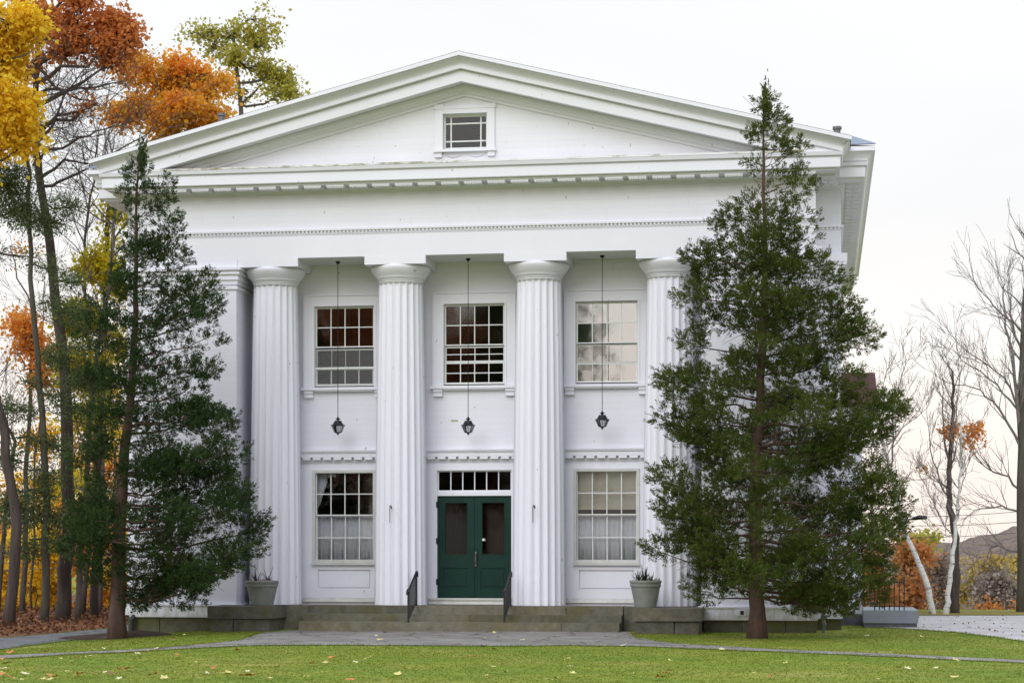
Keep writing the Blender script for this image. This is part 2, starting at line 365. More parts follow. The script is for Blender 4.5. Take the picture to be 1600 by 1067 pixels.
def rect_minus(x0, x1, z0, z1, holes, y0, y1):
    """A wall sheet with thickness y0..y1 and rectangular openings, as one connected mesh."""
    xs = sorted({x0, x1, *[h[0] for h in holes], *[h[1] for h in holes]}); zs = sorted({z0, z1, *[h[2] for h in holes], *[h[3] for h in holes]})
    b = MB(); idx = {}
    def V(x, y, z):
        k = (round(x, 4), round(y, 4), round(z, 4))
        if k not in idx: idx[k] = len(b.v); b.v.append(k)
        return idx[k]
    def solid(i, j):
        if i < 0 or j < 0 or i >= len(xs) - 1 or j >= len(zs) - 1: return False
        cx, cz = (xs[i] + xs[i + 1]) / 2, (zs[j] + zs[j + 1]) / 2
        return not any(h[0] < cx < h[1] and h[2] < cz < h[3] for h in holes)
    for i in range(len(xs) - 1):
        for j in range(len(zs) - 1):
            if not solid(i, j): continue
            a, c, d, e = xs[i], xs[i + 1], zs[j], zs[j + 1]
            b.f.append((V(a, y0, d), V(c, y0, d), V(c, y0, e), V(a, y0, e))); b.f.append((V(a, y1, d), V(a, y1, e), V(c, y1, e), V(c, y1, d)))
            if not solid(i - 1, j): b.f.append((V(a, y0, d), V(a, y0, e), V(a, y1, e), V(a, y1, d)))
            if not solid(i + 1, j): b.f.append((V(c, y0, d), V(c, y1, d), V(c, y1, e), V(c, y0, e)))
            if not solid(i, j - 1): b.f.append((V(a, y0, d), V(a, y1, d), V(c, y1, d), V(c, y0, d)))
            if not solid(i, j + 1): b.f.append((V(a, y0, e), V(c, y0, e), V(c, y1, e), V(a, y1, e)))
    return b

# ------------------------------------------------------------------ ground, paths
def axis(lo, hi, fine0, fine1, step):
    a = list(np.arange(fine0, fine1 + 1e-6, step)); x = fine0; s = step
    while x > lo: s *= 1.5; x -= s; a.append(max(x, lo))
    x = fine1; s = step
    while x < hi: s *= 1.5; x += s; a.append(min(x, hi))
    return sorted(set(round(float(q), 4) for q in a))
gx = axis(-2500, 2500, -22, 26, .5); gy = axis(-300, 4000, -22, 40, .5)
gv = [(x, y, gz(x, y) + .02 * mnoise.noise(Vector((x * .25, y * .25, 0)))) for y in gy for x in gx]
nx = len(gx); gq = np.array([(j * nx + i, j * nx + i + 1, (j + 1) * nx + i + 1, (j + 1) * nx + i) for j in range(len(gy) - 1) for i in range(nx - 1)])
tag(link('ground', np_mesh('ground', gv, gq), 'lawn'), 'mown green lawn ground around the white building', kind='structure')['category'] = 'lawn'
def gzn(x, y): return gz(x, y) + .02 * mnoise.noise(Vector((x * .25, y * .25, 0)))
def ribbon(name, far, near, mat, label, cat, dz=.012, nsub=10, wob=.16):
    """A ground sheet between two edges given as photo points lying on the ground."""
    def dens(pts):
        P = [on_ground(*p) if not isinstance(p, Vector) else p for p in pts]; out = []
        for a, b in zip(P[:-1], P[1:]):
            m = max(2, int((b - a).length / .4))
            out += [a.lerp(b, i / m) for i in range(m)]
        return out + [P[-1]]
    def res(P, m):
        d = [0]
        for a, b in zip(P[:-1], P[1:]): d.append(d[-1] + (b - a).length)
        out = []; k = 0
        for i in range(m):
            t = d[-1] * i / (m - 1)
            while k < len(d) - 2 and d[k + 1] < t: k += 1
            w = (t - d[k]) / max(1e-6, d[k + 1] - d[k]); out.append(P[k].lerp(P[k + 1], w))
        return out
    A = dens(far); B = dens(near); m = max(len(A), len(B)); A = res(A, m); B = res(B, m)
    vs = []
    for i, (a, b) in enumerate(zip(A, B)):
        for j in range(nsub + 1):
            p = a.lerp(b, j / nsub)
            if j in (0, nsub): p = p + Vector((0, wob * mnoise.noise(Vector((p.x * 1.3, p.y * 1.3, j)))))if False else Vector((p.x, p.y + wob * mnoise.noise(Vector((p.x * 1.3, p.y * .7, j))), 0))
            vs.append((p.x, p.y, gzn(p.x, p.y) + dz))
    n1 = nsub + 1; q = np.array([(i * n1 + j + 1, i * n1 + j, (i + 1) * n1 + j, (i + 1) * n1 + j + 1) for i in range(m - 1) for j in range(nsub)])
    o = link(name, np_mesh(name, vs, q), mat); return tag(o, label, cat, kind='structure'), [(p.x, p.y) for p in A] + [(p.x, p.y) for p in reversed(B)]
POLYS = []
pth, poly = ribbon('path', [(-160, 1033), (0, 1023.5), (100, 1019.5), (200, 1015.5), (300, 1008.5), (370, 1002), (410, 988), (470, 984), (700, 983), (930, 984), (985, 988), (1000, 1000), (1060, 1006.5), (1200, 1013.5), (1440, 1024.5), (1600, 1031.5), (1760, 1040)],
       [(-160, 1040), (0, 1029), (100, 1023), (200, 1019), (300, 1013.5), (390, 1010), (550, 1008.5), (700, 1008.5), (900, 1009), (1000, 1011), (1060, 1013), (1200, 1018.5), (1440, 1029), (1600, 1035.5), (1760, 1044)],
       'path_stone', 'grey path curving across the lawn to the front steps', 'path'); POLYS.append(poly)
drv, poly = ribbon('driveway', [(-260, 1010), (0, 996.5), (60, 992), (165, 983), on_ground(165, 983) + Vector((-3.2, 25, 0))],
       [(-260, 1024), (0, 1014), (40, 1009), (90, 1003.5), (150, 995), (205, 986), on_ground(205, 986) + Vector((.1, 22, 0))],
       'asphalt', 'grey asphalt driveway beside the woods, running past the building', 'driveway', .016); POLYS.append(poly)
lot, poly = ribbon('gravel_lot', [on_ground(1380, 962), on_ground(1600, 962.5), on_ground(1600, 962.5) + Vector((14, 1, 0))],
       [on_ground(1380, 981), (1428, 983.5), (1500, 988.5), (1600, 1003), on_ground(1600, 1003) + Vector((14, -9, 0))], 'gravel', 'pale gravel parking lot scattered with brown leaves', 'parking lot', .014); POLYS.append(poly)
ffl, fpoly = ribbon('forest_floor', [Vector((-60, 40, 0)), Vector((-9, 40, 0))], [Vector((-60, -13, 0)), on_ground(-260, 1009) , on_ground(0, 996), on_ground(60, 991.5), on_ground(165, 982.5), on_ground(165, 982.5) + Vector((-3.0, 20, 0))],
       'forest_floor', 'leaf-covered forest floor under the autumn trees', 'forest floor', .008); POLYS.append(fpoly)
rgs, poly = ribbon('rough_grass', [on_ground(1400, 956), on_ground(1600, 955), on_ground(1600, 955) + Vector((20, 3, 0))], [on_ground(1400, 961.6), on_ground(1600, 962.2), on_ground(1600, 962.2) + Vector((20, 1, 0))],
       'rough_grass', 'strip of rough yellowish grass beyond the gravel lot', 'grass', .02, 6)
ml = MB(); cM = on_ground(176, 996)
ring = [(cM.x + 1.25 * math.cos(a) * (1 + .12 * math.sin(3 * a)), cM.y - .1 + .85 * math.sin(a)) for a in np.linspace(0, 2 * math.pi, 40, endpoint=False)]
ml.v = [(cM.x, cM.y, gzn(cM.x, cM.y) + .12)] + [(cM.x + (x - cM.x) * k, cM.y + (y - cM.y) * k, gzn(x, y) + h) for k, h in ((.45, .09), (.8, .045), (1, .006)) for x, y in ring]
ml.f = [(0, 1 + i, 1 + (i + 1) % 40) for i in range(40)] + [(1 + r * 40 + i, 41 + r * 40 + i, 41 + r * 40 + (i + 1) % 40, 1 + r * 40 + (i + 1) % 40) for r in range(2) for i in range(40)]
tag(ml.build('mulch_bed', 'mulch', smooth=True), 'dark mulch mound round the foot of the left conifer', 'mulch', kind='structure')

# ------------------------------------------------------------------ the building
B = empty('temple_front_building', (0, 0, 0), 'large white Greek revival building with four fluted columns and a pediment', 'building')
FZ = 0.52                                   # porch floor
HW, BW, PI_IN = 7.44, 7.97, 5.06            # half widths: front block, body behind, inner pilaster edge
WY = 1.2                                    # plane of the porch wall
BAY = 2.93
uw, lw = .68, .67
holes = [(-uw, uw, 5.34, 7.13), (-BAY - uw, -BAY + uw, 5.34, 7.13), (BAY - uw, BAY + uw, 5.34, 7.13),
         (-BAY - lw, -BAY + lw, 1.47, 3.45), (BAY - lw, BAY + lw, 1.47, 3.45), (-.83, .83, .66, 3.47)]
rect_minus(-PI_IN, PI_IN, .3, 8.05, holes, WY, WY + .24).build('porch_wall', 'white_boards', B)
for s in (-1, 1):
    x0, x1 = sorted((s * PI_IN, s * HW))
    MB().box(x0, x1, 0, WY + .2, .24, 7.87).build('pilaster', 'white_boards', B)
    c = MB()
    for (p, a, b) in ((.035, 7.40, 7.46), (.03, 7.50, 7.60), (.06, 7.60, 7.655), (.045, 7.655, 7.72), (.085, 7.72, 7.765), (.07, 7.765, 7.81), (.12, 7.81, 7.868)):
        c.box(x0 - p, x1 + p, -p, WY - .012, a, b)
    pc = c.build('pilaster_capital', 'white_trim', B)
    MB().box(x0 - .13 if s < 0 else 5.03, x1 + .13 if s > 0 else -5.03, -.010, WY - .01, 7.87, 8.047).build('pilaster_abacus', 'white_trim', B)
    bb = MB().box(x0 - .04, x1 + .04, -.05, WY - .02, .25, .50); bb.box(x0 - .07, x1 + .07, -.085, WY - .03, .50, .535)
    bb.build('baseboard', 'white_trim', B)
    # shoulders of the wider body behind
    xa, xb = sorted((s * (HW - .3), s * BW))
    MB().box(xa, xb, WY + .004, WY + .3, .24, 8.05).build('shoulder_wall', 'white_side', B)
    c = MB()
    for (p, a, b) in ((.03, 7.50, 7.60), (.06, 7.60, 7.655), (.045, 7.655, 7.72), (.085, 7.72, 7.765), (.07, 7.765, 7.81), (.12, 7.81, 7.868), (.13, 7.868, 8.05)):
        c.box(min(s * (HW - .1), s * (BW + p)), max(s * (HW - .1), s * (BW + p)), WY - p, WY + 2, a, b)
    c.build('shoulder_capital', 'white_trim', B)
    bb = MB().box(min(s * (HW - .1), s * (BW + .04)), max(s * (HW - .1), s * (BW + .04)), WY - .05, WY + 2, .25, .50); bb.build('shoulder_baseboard', 'white_trim', B)
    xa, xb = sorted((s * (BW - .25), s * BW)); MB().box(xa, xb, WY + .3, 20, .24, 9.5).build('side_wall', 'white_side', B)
MB().box(-BW, BW, 20, 20.25, 0, 10).build('rear_wall', 'white_side', B)
# entablature of the front block: architrave, dentil band, frieze
MB().box(-HW, HW, 0, WY + .25, 8.05, 8.60).build('architrave', 'white_trim', B)
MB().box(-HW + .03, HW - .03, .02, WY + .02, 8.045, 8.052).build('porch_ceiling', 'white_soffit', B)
MB().box(-HW + .004, HW - .004, .012, WY + .25, 8.60, 9.47).build('frieze', 'white_boards', B)
for s in (-1, 1):
    MB().box(min(s * (HW - .01), s * BW), max(s * (HW - .01), s * BW), WY + .004, WY + .4, 8.05, 8.6).build('shoulder_architrave', 'white_side', B)
    MB().box(min(s * (HW - .01), s * (BW - .012)), max(s * (HW - .01), s * (BW - .012)), WY + .016, WY + .4, 8.6, 9.47).build('shoulder_frieze', 'white_side', B)
def corner_path(hx, y0, yend, inner=None):
    """stations of a moulding that runs along the front at y0 and returns down both sides to yend"""
    return [lambda p: (-(hx + p), yend, 0), lambda p: (-(hx + p), y0 - p, 0), lambda p: (hx + p, y0 - p, 0), lambda p: (hx + p, yend, 0)]
def side_path(s, hx, y0, yend, xin):
    st = [lambda p: (s * xin, y0 - p, 0), lambda p: (s * (hx + p), y0 - p, 0), lambda p: (s * (hx + p), yend, 0)]
    return st if s > 0 else st[::-1]
TAE = [(-.02, 8.62), (.05, 8.62), (.055, 8.66), (-.02, 8.67)]
MB().sweep(TAE[::-1], corner_path(HW, 0, WY + .1)).build('taenia', 'white_trim', B, fix=True)
for s in (-1, 1): MB().sweep(TAE, side_path(s, BW, WY, 6, HW - .05)).build('shoulder_taenia', 'white_trim', B, fix=True)
d = MB(); x = -HW + .04
while x < HW - .05:
    d.box(x, x + .045, -.035, .02, 8.575, 8.62); d.box(x + .02, x + .065, -.02, .02, 8.545, 8.575); x += .083
tag(d.build('dentil_row', 'white_trim', B), kind='stuff')
for s in (-1, 1):
    d = MB(); x = HW + .05
    while x < BW:
        d.box(s * x if s > 0 else s * x - .045, s * x + .045 if s > 0 else s * x, WY - .035, WY + .02, 8.575, 8.62); x += .083
    tag(d.build('dentil_row', 'white_trim', B), kind='stuff')
# cornice (horizontal) of the front block and of the body
BED = [(-.02, 9.44), (.04, 9.44), (.05, 9.48), (.09, 9.50), (.10, 9.545), (-.02, 9.55)]
COR = [(-.02, 9.545), (.42, 9.545), (.42, 9.59), (.49, 9.585), (.50, 9.60), (.50, 9.79), (.475, 9.795), (.475, 9.82), (.54, 9.83), (.56, 9.905), (-.02, 9.915)]
CYM = [(-.02, 9.915), (.545, 9.92), (.56, 9.98), (.60, 10.04), (.655, 10.09), (.67, 10.10), (.70, 10.105), (.70, 10.20), (-.02, 10.205)]
MB().sweep(BED[::-1], corner_path(HW, 0, WY + .1)).build('bed_moulding', 'white_trim', B, fix=True)
MB().sweep(COR[::-1], corner_path(HW, 0, WY + .1)).build('cornice', 'white_trim', B, fix=True)
MB().box(-7.2, 7.2, -.535, .03, 9.917, 9.958).build('cornice_flashing', 'moss_cap', B)
for s in (-1, 1):
    MB().sweep(BED, side_path(s, BW, WY, 20, HW - .1)).build('shoulder_bed_moulding', 'white_trim', B, fix=True)
    MB().sweep(COR, side_path(s, BW, WY, 20, HW - .1)).build('shoulder_cornice', 'white_trim', B, fix=True)
    MB().sweep(CYM, side_path(s, BW, WY, 20, HW - .1)).build('gutter_moulding', 'white_trim', B, fix=True)
    CYS = [(a, b) for a, b in CYM]
    st = [lambda p, s=s: (s * (HW + p), -.5, 0), lambda p, s=s: (s * (HW + p), WY + .2, 0)]
    MB().sweep(CYS, st if s > 0 else st[::-1]).build('return_moulding', 'white_trim', B, fix=True)
# mutules with guttae under the cornice
mu = MB().box(-.19, .19, -.41, -.11, 9.495, 9.548)
for i in range(7):
    for j in range(2): mu.box(-.177 + i * .053, -.142 + i * .053, -.40 + j * .12, -.365 + j * .12, 9.473, 9.496)
mume = mu.mesh('mutule'); k = 0
for i in range(30):
    x = -7.25 + .5 * i; link('mutule', mume, 'white_trim', B, (x, 0, 0))
cb = MB().box(-.185, .185, -.42, -.11, 9.515, 9.548)
for i in range(2):
    for j in range(2): cb.box(-.15 + i * .17, -.02 + i * .17, -.39 + j * .15, -.27 + j * .15, 9.49, 9.516)
cbme = cb.mesh('soffit_block')
for s in (-1, 1):
    for i in range(36):
        o = link('soffit_block', cbme, 'white_trim', B, (s * BW, WY + .1 + i * .5, 0)); o.rotation_euler = (0, 0, s * rad(90))
    for y in (.15, .65):
        o = link('soffit_block', cbme, 'white_trim', B, (s * HW, y, 0)); o.rotation_euler = (0, 0, s * rad(90))
    link('mutule', mume, 'white_trim', B, (s * (BW - .25), WY, 0))
# pediment
APEX, SL = 12.22, .2506
def rake_z(x): return APEX - SL * abs(x)
tz = 9.95; tx = (APEX - .70 - tz) / SL
t = rect_minus(-.50, .50, 10.30, 11.09, [(-.48, .48, 10.32, 11.07)], .05, .2)
tym = MB()
P2 = [(-tx, tz), (tx, tz), (0, APEX - .70)]
wx, wz0, wz1 = .48, 10.32, 11.07
for ring in ([(-tx, tz), (-wx, wz0), (-wx, wz1), (0, APEX - .70)], [(0, APEX - .70), (wx, wz1), (wx, wz0), (tx, tz)], [(-tx, tz), (tx, tz), (wx, wz0), (-wx, wz0)], [(-wx, wz1), (wx, wz1), (0, APEX - .70)]):
    tym.add([(a, .05, b) for a, b in ring], [tuple(range(len(ring)))])
for a, b2 in (((-wx, wz0), (wx, wz0)), ((wx, wz0), (wx, wz1)), ((wx, wz1), (-wx, wz1)), ((-wx, wz1), (-wx, wz0))):
    tym.add([(a[0], .05, a[1]), (b2[0], .05, b2[1]), (b2[0], .3, b2[1]), (a[0], .3, a[1])], [(0, 1, 2, 3)])
tym.build('tympanum', 'white_boards', B, fix=True)
def rake(prof, name, mat):
    for s in (-1, 1):
        st = [lambda p: (0, -p, 0), lambda p, s=s: (s * (HW + p), -p, -SL * (HW + p))]
        m = MB().sweep([(p, APEX + dz) for p, dz in prof], st if s > 0 else st[::-1]); m.build(name, mat, B, fix=True)
rake([(-.1, -.085), (-.1, 0), (.70, 0), (.725, -.004), (.725, -.082), (.70, -.085)], 'raking_fascia', 'white_trim')
rake([(-.1, -.32), (-.1, -.085), (.665, -.085), (.665, -.10), (.60, -.125), (.545, -.18), (.52, -.225), (.545, -.24), (.545, -.315), (.52, -.32)], 'raking_cyma', 'white_trim')
rake([(-.1, -.575), (-.1, -.32), (.43, -.32), (.43, -.345), (.45, -.35), (.45, -.572), (.38, -.58), (.38, -.545), (.10, -.545)], 'raking_corona', 'white_trim')
rake([(-.1, -.72), (-.1, -.555), (.10, -.555), (.09, -.63), (.05, -.65), (.04, -.72)], 'raking_bed_moulding', 'white_trim')
rake([(-.1, -.79), (-.1, -.72), (.0, -.72), (-.005, -.785)], 'raking_fillet', 'white_trim')
# roofs
for s in (-1, 1):
    zt = APEX + .012; xe = HW + .72
    MB().hexa([(0, -.72, zt - .02), (s * xe, -.72, rake_z(xe) - .008), (s * xe, 6, rake_z(xe) - .008), (0, 6, zt - .02)][::(1 if s > 0 else -1)],
              [(0, -.72, zt - .006), (s * xe, -.72, rake_z(xe) + .006), (s * xe, 6, rake_z(xe) + .006), (0, 6, zt - .006)][::(1 if s > 0 else -1)]).build('pediment_roof', 'roof_dark', B, fix=True)
ex, ey, ez = BW + .69, WY - .69, 10.205
r = MB(); kx = 5.6; r.add([(-ex, ey, ez), (ex, ey, ez), (ex, 20.6, ez), (-ex, 20.6, ez), (-ex + kx, ey + kx, ez + kx * .27), (ex - kx, ey + kx, ez + kx * .27), (ex - kx, 20.6 - kx, ez + kx * .27), (-ex + kx, 20.6 - kx, ez + kx * .27)],
              [(0, 1, 5, 4), (1, 2, 6, 5), (2, 3, 7, 6), (3, 0, 4, 7), (4, 5, 6, 7), (0, 3, 2, 1)])
rf = r.build('hip_roof', 'roof_dark', B)
# slate courses on the visible shoulder slopes
for s in (-1, 1):
    for j in range(6):
        y0 = ey - .03 + j * .18; z0 = ez + .02 + .40 * j * .18
        xo = ex - j * .10 + .02
        q = MB().hexa([(s * (HW + .5), y0, z0), (s * xo, y0, z0), (s * (xo - .1), y0 + .2, z0 + .08), (s * (HW + .5), y0 + .2, z0 + .08)][::(1 if s > 0 else -1)],
                      [(s * (HW + .5), y0, z0 + .022), (s * xo, y0, z0 + .022), (s * (xo - .1), y0 + .2, z0 + .105), (s * (HW + .5), y0 + .2, z0 + .105)][::(1 if s > 0 else -1)])
        q.build('slate_course', 'slate', rf, fix=True)
for u, v, yy in ((346, 186, 2.5), (1308, 207, 2.5)):
    p = at_y(u, v, yy); z = rake_z(p.x)
    MB().lathe(p.x, p.y, [(.075, z - .2), (.075, p.z + .06), (.10, p.z + .06), (.10, p.z + .12)], 12).build('vent_pipe', 'pipe_grey', B)
# interior shell: floors and partitions that keep the rooms dark
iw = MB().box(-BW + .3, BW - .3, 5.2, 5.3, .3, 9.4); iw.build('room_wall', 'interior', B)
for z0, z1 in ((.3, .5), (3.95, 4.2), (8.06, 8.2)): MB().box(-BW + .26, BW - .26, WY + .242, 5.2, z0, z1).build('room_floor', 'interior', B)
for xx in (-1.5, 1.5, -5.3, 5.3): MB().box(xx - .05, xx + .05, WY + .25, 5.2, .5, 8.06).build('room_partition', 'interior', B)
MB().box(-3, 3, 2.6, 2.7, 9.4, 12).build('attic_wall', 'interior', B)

# ---- windows
def sash(parent, x0, x1, z0, z1, y, cols, rows, mat='sash_white', st=.045, mt=.016, gl='glass', pane_cols=None, seed=0):
    b = MB(); b.box(x0, x0 + st, y, y + .04, z0, z1); b.box(x1 - st, x1, y, y + .04, z0, z1)
    b.box(x0 + st, x1 - st, y, y + .04, z0, z0 + st); b.box(x0 + st, x1 - st, y, y + .04, z1 - st, z1)
    ix0, ix1, iz0, iz1 = x0 + st, x1 - st, z0 + st, z1 - st
    for i in range(1, cols): cx = ix0 + (ix1 - ix0) * i / cols; b.box(cx - mt / 2, cx + mt / 2, y + .004, y + .03, iz0, iz1)
    for j in range(1, rows): cz = iz0 + (iz1 - iz0) * j / rows; b.box(ix0, ix1, y + .006, y + .028, cz - mt / 2, cz + mt / 2)
    b.build('sash', mat, parent)
    w, h = (ix1 - ix0) / cols, (iz1 - iz0) / rows
    pm = MB().box(-w / 2, w / 2, -.003, .003, -h / 2, h / 2).mesh('pane')
    for i in range(cols):
        for j in range(rows):
            o = link('pane', pm, gl, parent, (ix0 + w * (i + .5), y + .018, iz0 + h * (j + .5)))
            o.rotation_euler = (random.uniform(-.006, .006), 0, random.uniform(-.006, .006))
def ring_frame(x0, x1, z0, z1, t, y0, y1, name, mat, parent, bottom=True):
    b = MB(); b.box(x0 - t, x0, y0, y1, z0 - (t if bottom else 0), z1 + t); b.box(x1, x1 + t, y0, y1, z0 - (t if bottom else 0), z1 + t)
    b.box(x0, x1, y0, y1, z1, z1 + t)
    if bottom: b.box(x0, x1, y0, y1, z0 - t, z0)
    return b.build(name, mat, parent)
for bi, cx in enumerate((-BAY, 0, BAY)):
    x0, x1 = cx - uw, cx + uw
    b = MB()                                # casing with a back-band
    b.box(cx - .90, x0, WY - .05, WY + .01, 5.33, 7.36); b.box(x1, cx + .90, WY - .05, WY + .01, 5.33, 7.36); b.box(x0, x1, WY - .05, WY + .01, 7.13, 7.36)
    wdw = b.build('window', 'white_trim', B)
    b = MB(); b.box(cx - .93, cx + .93, WY - .075, WY + .01, 7.361, 7.40); b.box(cx - .93, cx - .901, WY - .075, WY + .01, 5.331, 7.36); b.box(cx + .901, cx + .93, WY - .075, WY + .01, 5.331, 7.36)
    b.box(x0 - .045, x0 - .003, WY - .068, WY - .045, 5.34, 7.13 + .045); b.box(x1 + .003, x1 + .045, WY - .068, WY - .045, 5.34, 7.13 + .045); b.box(x0 - .003, x1 + .003, WY - .068, WY - .045, 7.133, 7.175)
    b.build('backband', 'white_trim', wdw)
    MB().box(cx - .97, cx + .97, WY - .13, WY + .02, 5.265, 5.33).box(x0, x1, WY - .10, WY + .02, 5.235, 5.265).build('sill', 'white_trim', wdw)
    for s in (-1, 1):
        c = MB(); m0, m1 = sorted((cx + s * .70, cx + s * .91)); c.box(m0, m1, WY - .10, WY + .01, 5.20, 5.264); c.box(m0 + .008, m1 - .008, WY - .07, WY + .01, 5.13, 5.20); c.box(m0 + .004, m1 - .004, WY - .08, WY + .01, 5.10, 5.13)
        c.build('corbel', 'white_trim', wdw)
    ring_frame(x0 + .014, x1 - .014, 5.375, 7.115, .013, WY - .02, WY + .15, 'storm_frame', 'frame_grey', wdw)
    a0, a1 = x0 + .015, x1 - .015
    g = ('glass_upper', 'glass_upper', 'glass_storm')[bi]
    sash(wdw, a0, a1, 6.22, 7.113, WY + .03, 4, 2, 'sash_white', .026, .022, g)
    if bi == 0:      # lower sash pushed up behind a dropped storm pane
        sash(wdw, a0, a1, 5.765, 6.19, WY + .075, 4, 1, 'frame_grey', .03, .012, g)
        sash(wdw, a0, a1, 5.377, 5.755, WY + .03, 4, 1, 'sash_white', .035, .022, g)
        MB().box(a0, a1, WY + .0, WY + .03, 5.74, 5.775).build('rail', 'sash_white', wdw)
        MB().box(a0 + .01, a1 - .01, WY + .012, WY + .014, 5.39, 6.19).build('insect_screen', 'screen_mesh', wdw)
    elif bi == 1:
        sash(wdw, a0, a1, 5.86, 6.20, WY + .075, 4, 2, 'sash_white', .028, .018, g)
        sash(wdw, a0, a1, 5.377, 5.85, WY + .03, 4, 2, 'sash_white', .03, .02, g)
    else:
        sash(wdw, a0, a1, 5.80, 6.20, WY + .07, 4, 1, 'frame_grey', .022, .010, g)
        sash(wdw, a0, a1, 5.377, 5.79, WY + .03, 4, 1, 'sash_white', .025, .010, g)
def cloth(name, x0, x1, zt, zb, y, mat, parent, folds=14, amp=.03, seed=0):
    n = folds * 6; b = MB(); rnd = random.Random(seed); ph = [rnd.uniform(0, 6.28) for _ in range(4)]
    top = zt if callable(zt) else (lambda t: zt); bot = zb if callable(zb) else (lambda t: zb)
    for i in range(n + 1):
        t = i / n; x = x0 + (x1 - x0) * t
        yy = y + amp * (math.sin(t * folds * 6.28 + ph[0]) + .5 * math.sin(t * folds * 2.7 * 6.28 / 2 + ph[1]))
        b.v += [(x, yy, bot(t)), (x, y + .3 * (yy - y), top(t)), (x, yy + .004, bot(t)), (x, y + .3 * (yy - y) + .004, top(t))]
    for i in range(n):
        a = 4 * i; b.f += [(a, a + 4, a + 5, a + 1), (a + 2, a + 3, a + 7, a + 6), (a, a + 2, a + 6, a + 4), (a + 1, a + 5, a + 7, a + 3)]
    return b.build(name, mat, parent, smooth=True)
for bi, cx in ((0, -BAY), (1, BAY)):
    x0, x1 = cx - lw, cx + lw
    # boarded surround standing a little proud of the wall
    w2 = rect_minus(cx - 1.0, cx + 1.0, .66, 3.60, [(x0, x1, 1.47, 3.45), (cx - .60, cx + .60, .86, 1.28)], WY - .045, WY - .001)
    wdw = w2.build('window', 'white_trim', B)
    MB().box(cx - .57, cx + .57, WY - .03, WY - .002, .89, 1.25).build('apron_panel', 'white_trim', wdw)
    ring_frame(x0 + .012, x1 - .012, 1.50, 3.43, .062, WY - .072, WY - .012, 'storm_frame', 'frame_grey', wdw)
    MB().box(x0 - .06, x1 + .06, WY - .12, WY - .046, 1.385, 1.436).build('sill', 'frame_grey', wdw)
    MB().box(cx - 1.03, cx + 1.03, WY - .06, WY - .002, .565, .655).build('base_board', 'pale_paint', wdw)
    a0, a1 = x0 + .004, x1 - .004
    sash(wdw, a0, a1, 2.475, 3.446, WY + .02, 4, 2, 'sash_white', .028, .022, 'glass')
    sash(wdw, a0, a1, 1.474, 2.505, WY + .065, 4, 2, 'sash_white', .03, .022, 'glass')
    cloth('half_curtain', x0, x1, 2.47, 1.5, WY + .20, 'curtain', wdw, 13, .025, bi)
    if bi == 0:
        cloth('tied_curtain', x0, x0 + .42, 3.42, lambda t: 2.6 + .75 * min(1, t * 1.6) + .02 * math.sin(t * 25), WY + .22, 'curtain', wdw, 5, .025, 5)
        cloth('valance', x0, x1, 3.42, lambda t: 3.30 - .05 * math.sin(t * 3.14) + .012 * math.sin(t * 60), WY + .24, 'curtain_dark', wdw, 12, .02, 6)
    else:
        MB().box(x0 + .02, x1 - .02, WY + .20, WY + .205, 2.61, 3.44).box(x0 + .02, x1 - .02, WY + .195, WY + .21, 2.60, 2.625).build('roller_shade', 'shade', wdw)
# first-floor cornice across the porch wall
st = [lambda p: (-PI_IN + .002, WY - p, 0), lambda p: (PI_IN - .002, WY - p, 0)]
MB().sweep([(-.01, 3.66), (.02, 3.66), (.03, 3.70), (.03, 3.765), (.13, 3.77), (.13, 3.86), (.15, 3.865), (.17, 3.90), (.175, 3.925), (-.01, 3.935)], st).build('porch_cornice', 'white_trim', B, fix=True)
db = MB().box(-.088, .088, -.128, -.028, 3.715, 3.768).mesh('cornice_block'); x = -4.95
while x < 5: link('cornice_block', db, 'white_trim', B, (x, WY, 0)); x += .2355
# door
x0, x1 = -.83, .83
bb = rect_minus(-1.12, 1.12, .66, 3.62, [(x0, x1, .66, 3.47)], WY - .045, WY - .001); dr = bb.build('door', 'white_trim', B)
MB().box(x0, x1, WY + .0, WY + .22, 2.91, 3.005).build('transom_bar', 'white_trim', dr)
sash(dr, x0, x1, 3.006, 3.468, WY + .04, 6, 1, 'white_trim', .028, .022, 'glass_door')
MB().box(-1.14, 1.14, WY - .10, WY + .2, .612, .66).build('threshold', 'frame_grey', dr); MB().box(-1.10, 1.10, WY - .07, WY + .1, FZ + .003, .612).build('riser_board', 'pale_paint', dr)
for s in (-1, 1):
    c0, c1 = sorted((s * .004, s * .826)); w = c1 - c0; y0 = WY + .05
    holes2 = [(c0 + .14, c1 - .14, 1.60, 2.78), (c0 + .14, c1 - .14, 1.30, 1.46) if False else (c0 + .13, c1 - .13, .86, 1.32)]
    lf = rect_minus(c0, c1, .665, 2.905, holes2, y0, y0 + .05).build('door_leaf', 'door_green', dr)
    MB().box(c0 + .13, c1 - .13, y0 + .02, y0 + .04, .86, 1.32).build('door_panel', 'door_green', dr)
    MB().box(c0 + .19, c1 - .19, y0 + .006, y0 + .022, .92, 1.26).build('raised_panel', 'door_green', dr)
    MB().box(c0 + .14, c1 - .14, y0 + .022, y0 + .028, 1.60, 2.78).build('pane', 'glass_door', dr)
    ring_frame(c0 + .165, c1 - .165, 1.625, 2.755, .024, y0 - .006, y0 + .02, 'glazing_bead', 'door_green', dr)
    cloth('door_curtain', c0 + .12 + (0 if s < 0 else .3), c1 - .12 - (.22 if s < 0 else 0), 2.85, 1.5, WY + .3, 'curtain_dark', dr, 4, .03, 11 + s)
hd = MB().box(.012, .045, WY + .0, WY + .05, 1.36, 1.68); hd.tube([(.028, WY + .0, 1.63), (.028, WY - .045, 1.6), (.028, WY - .045, 1.44), (.028, WY, 1.41)], .011, 8)
hd.build('handle', 'brass_grey', dr)
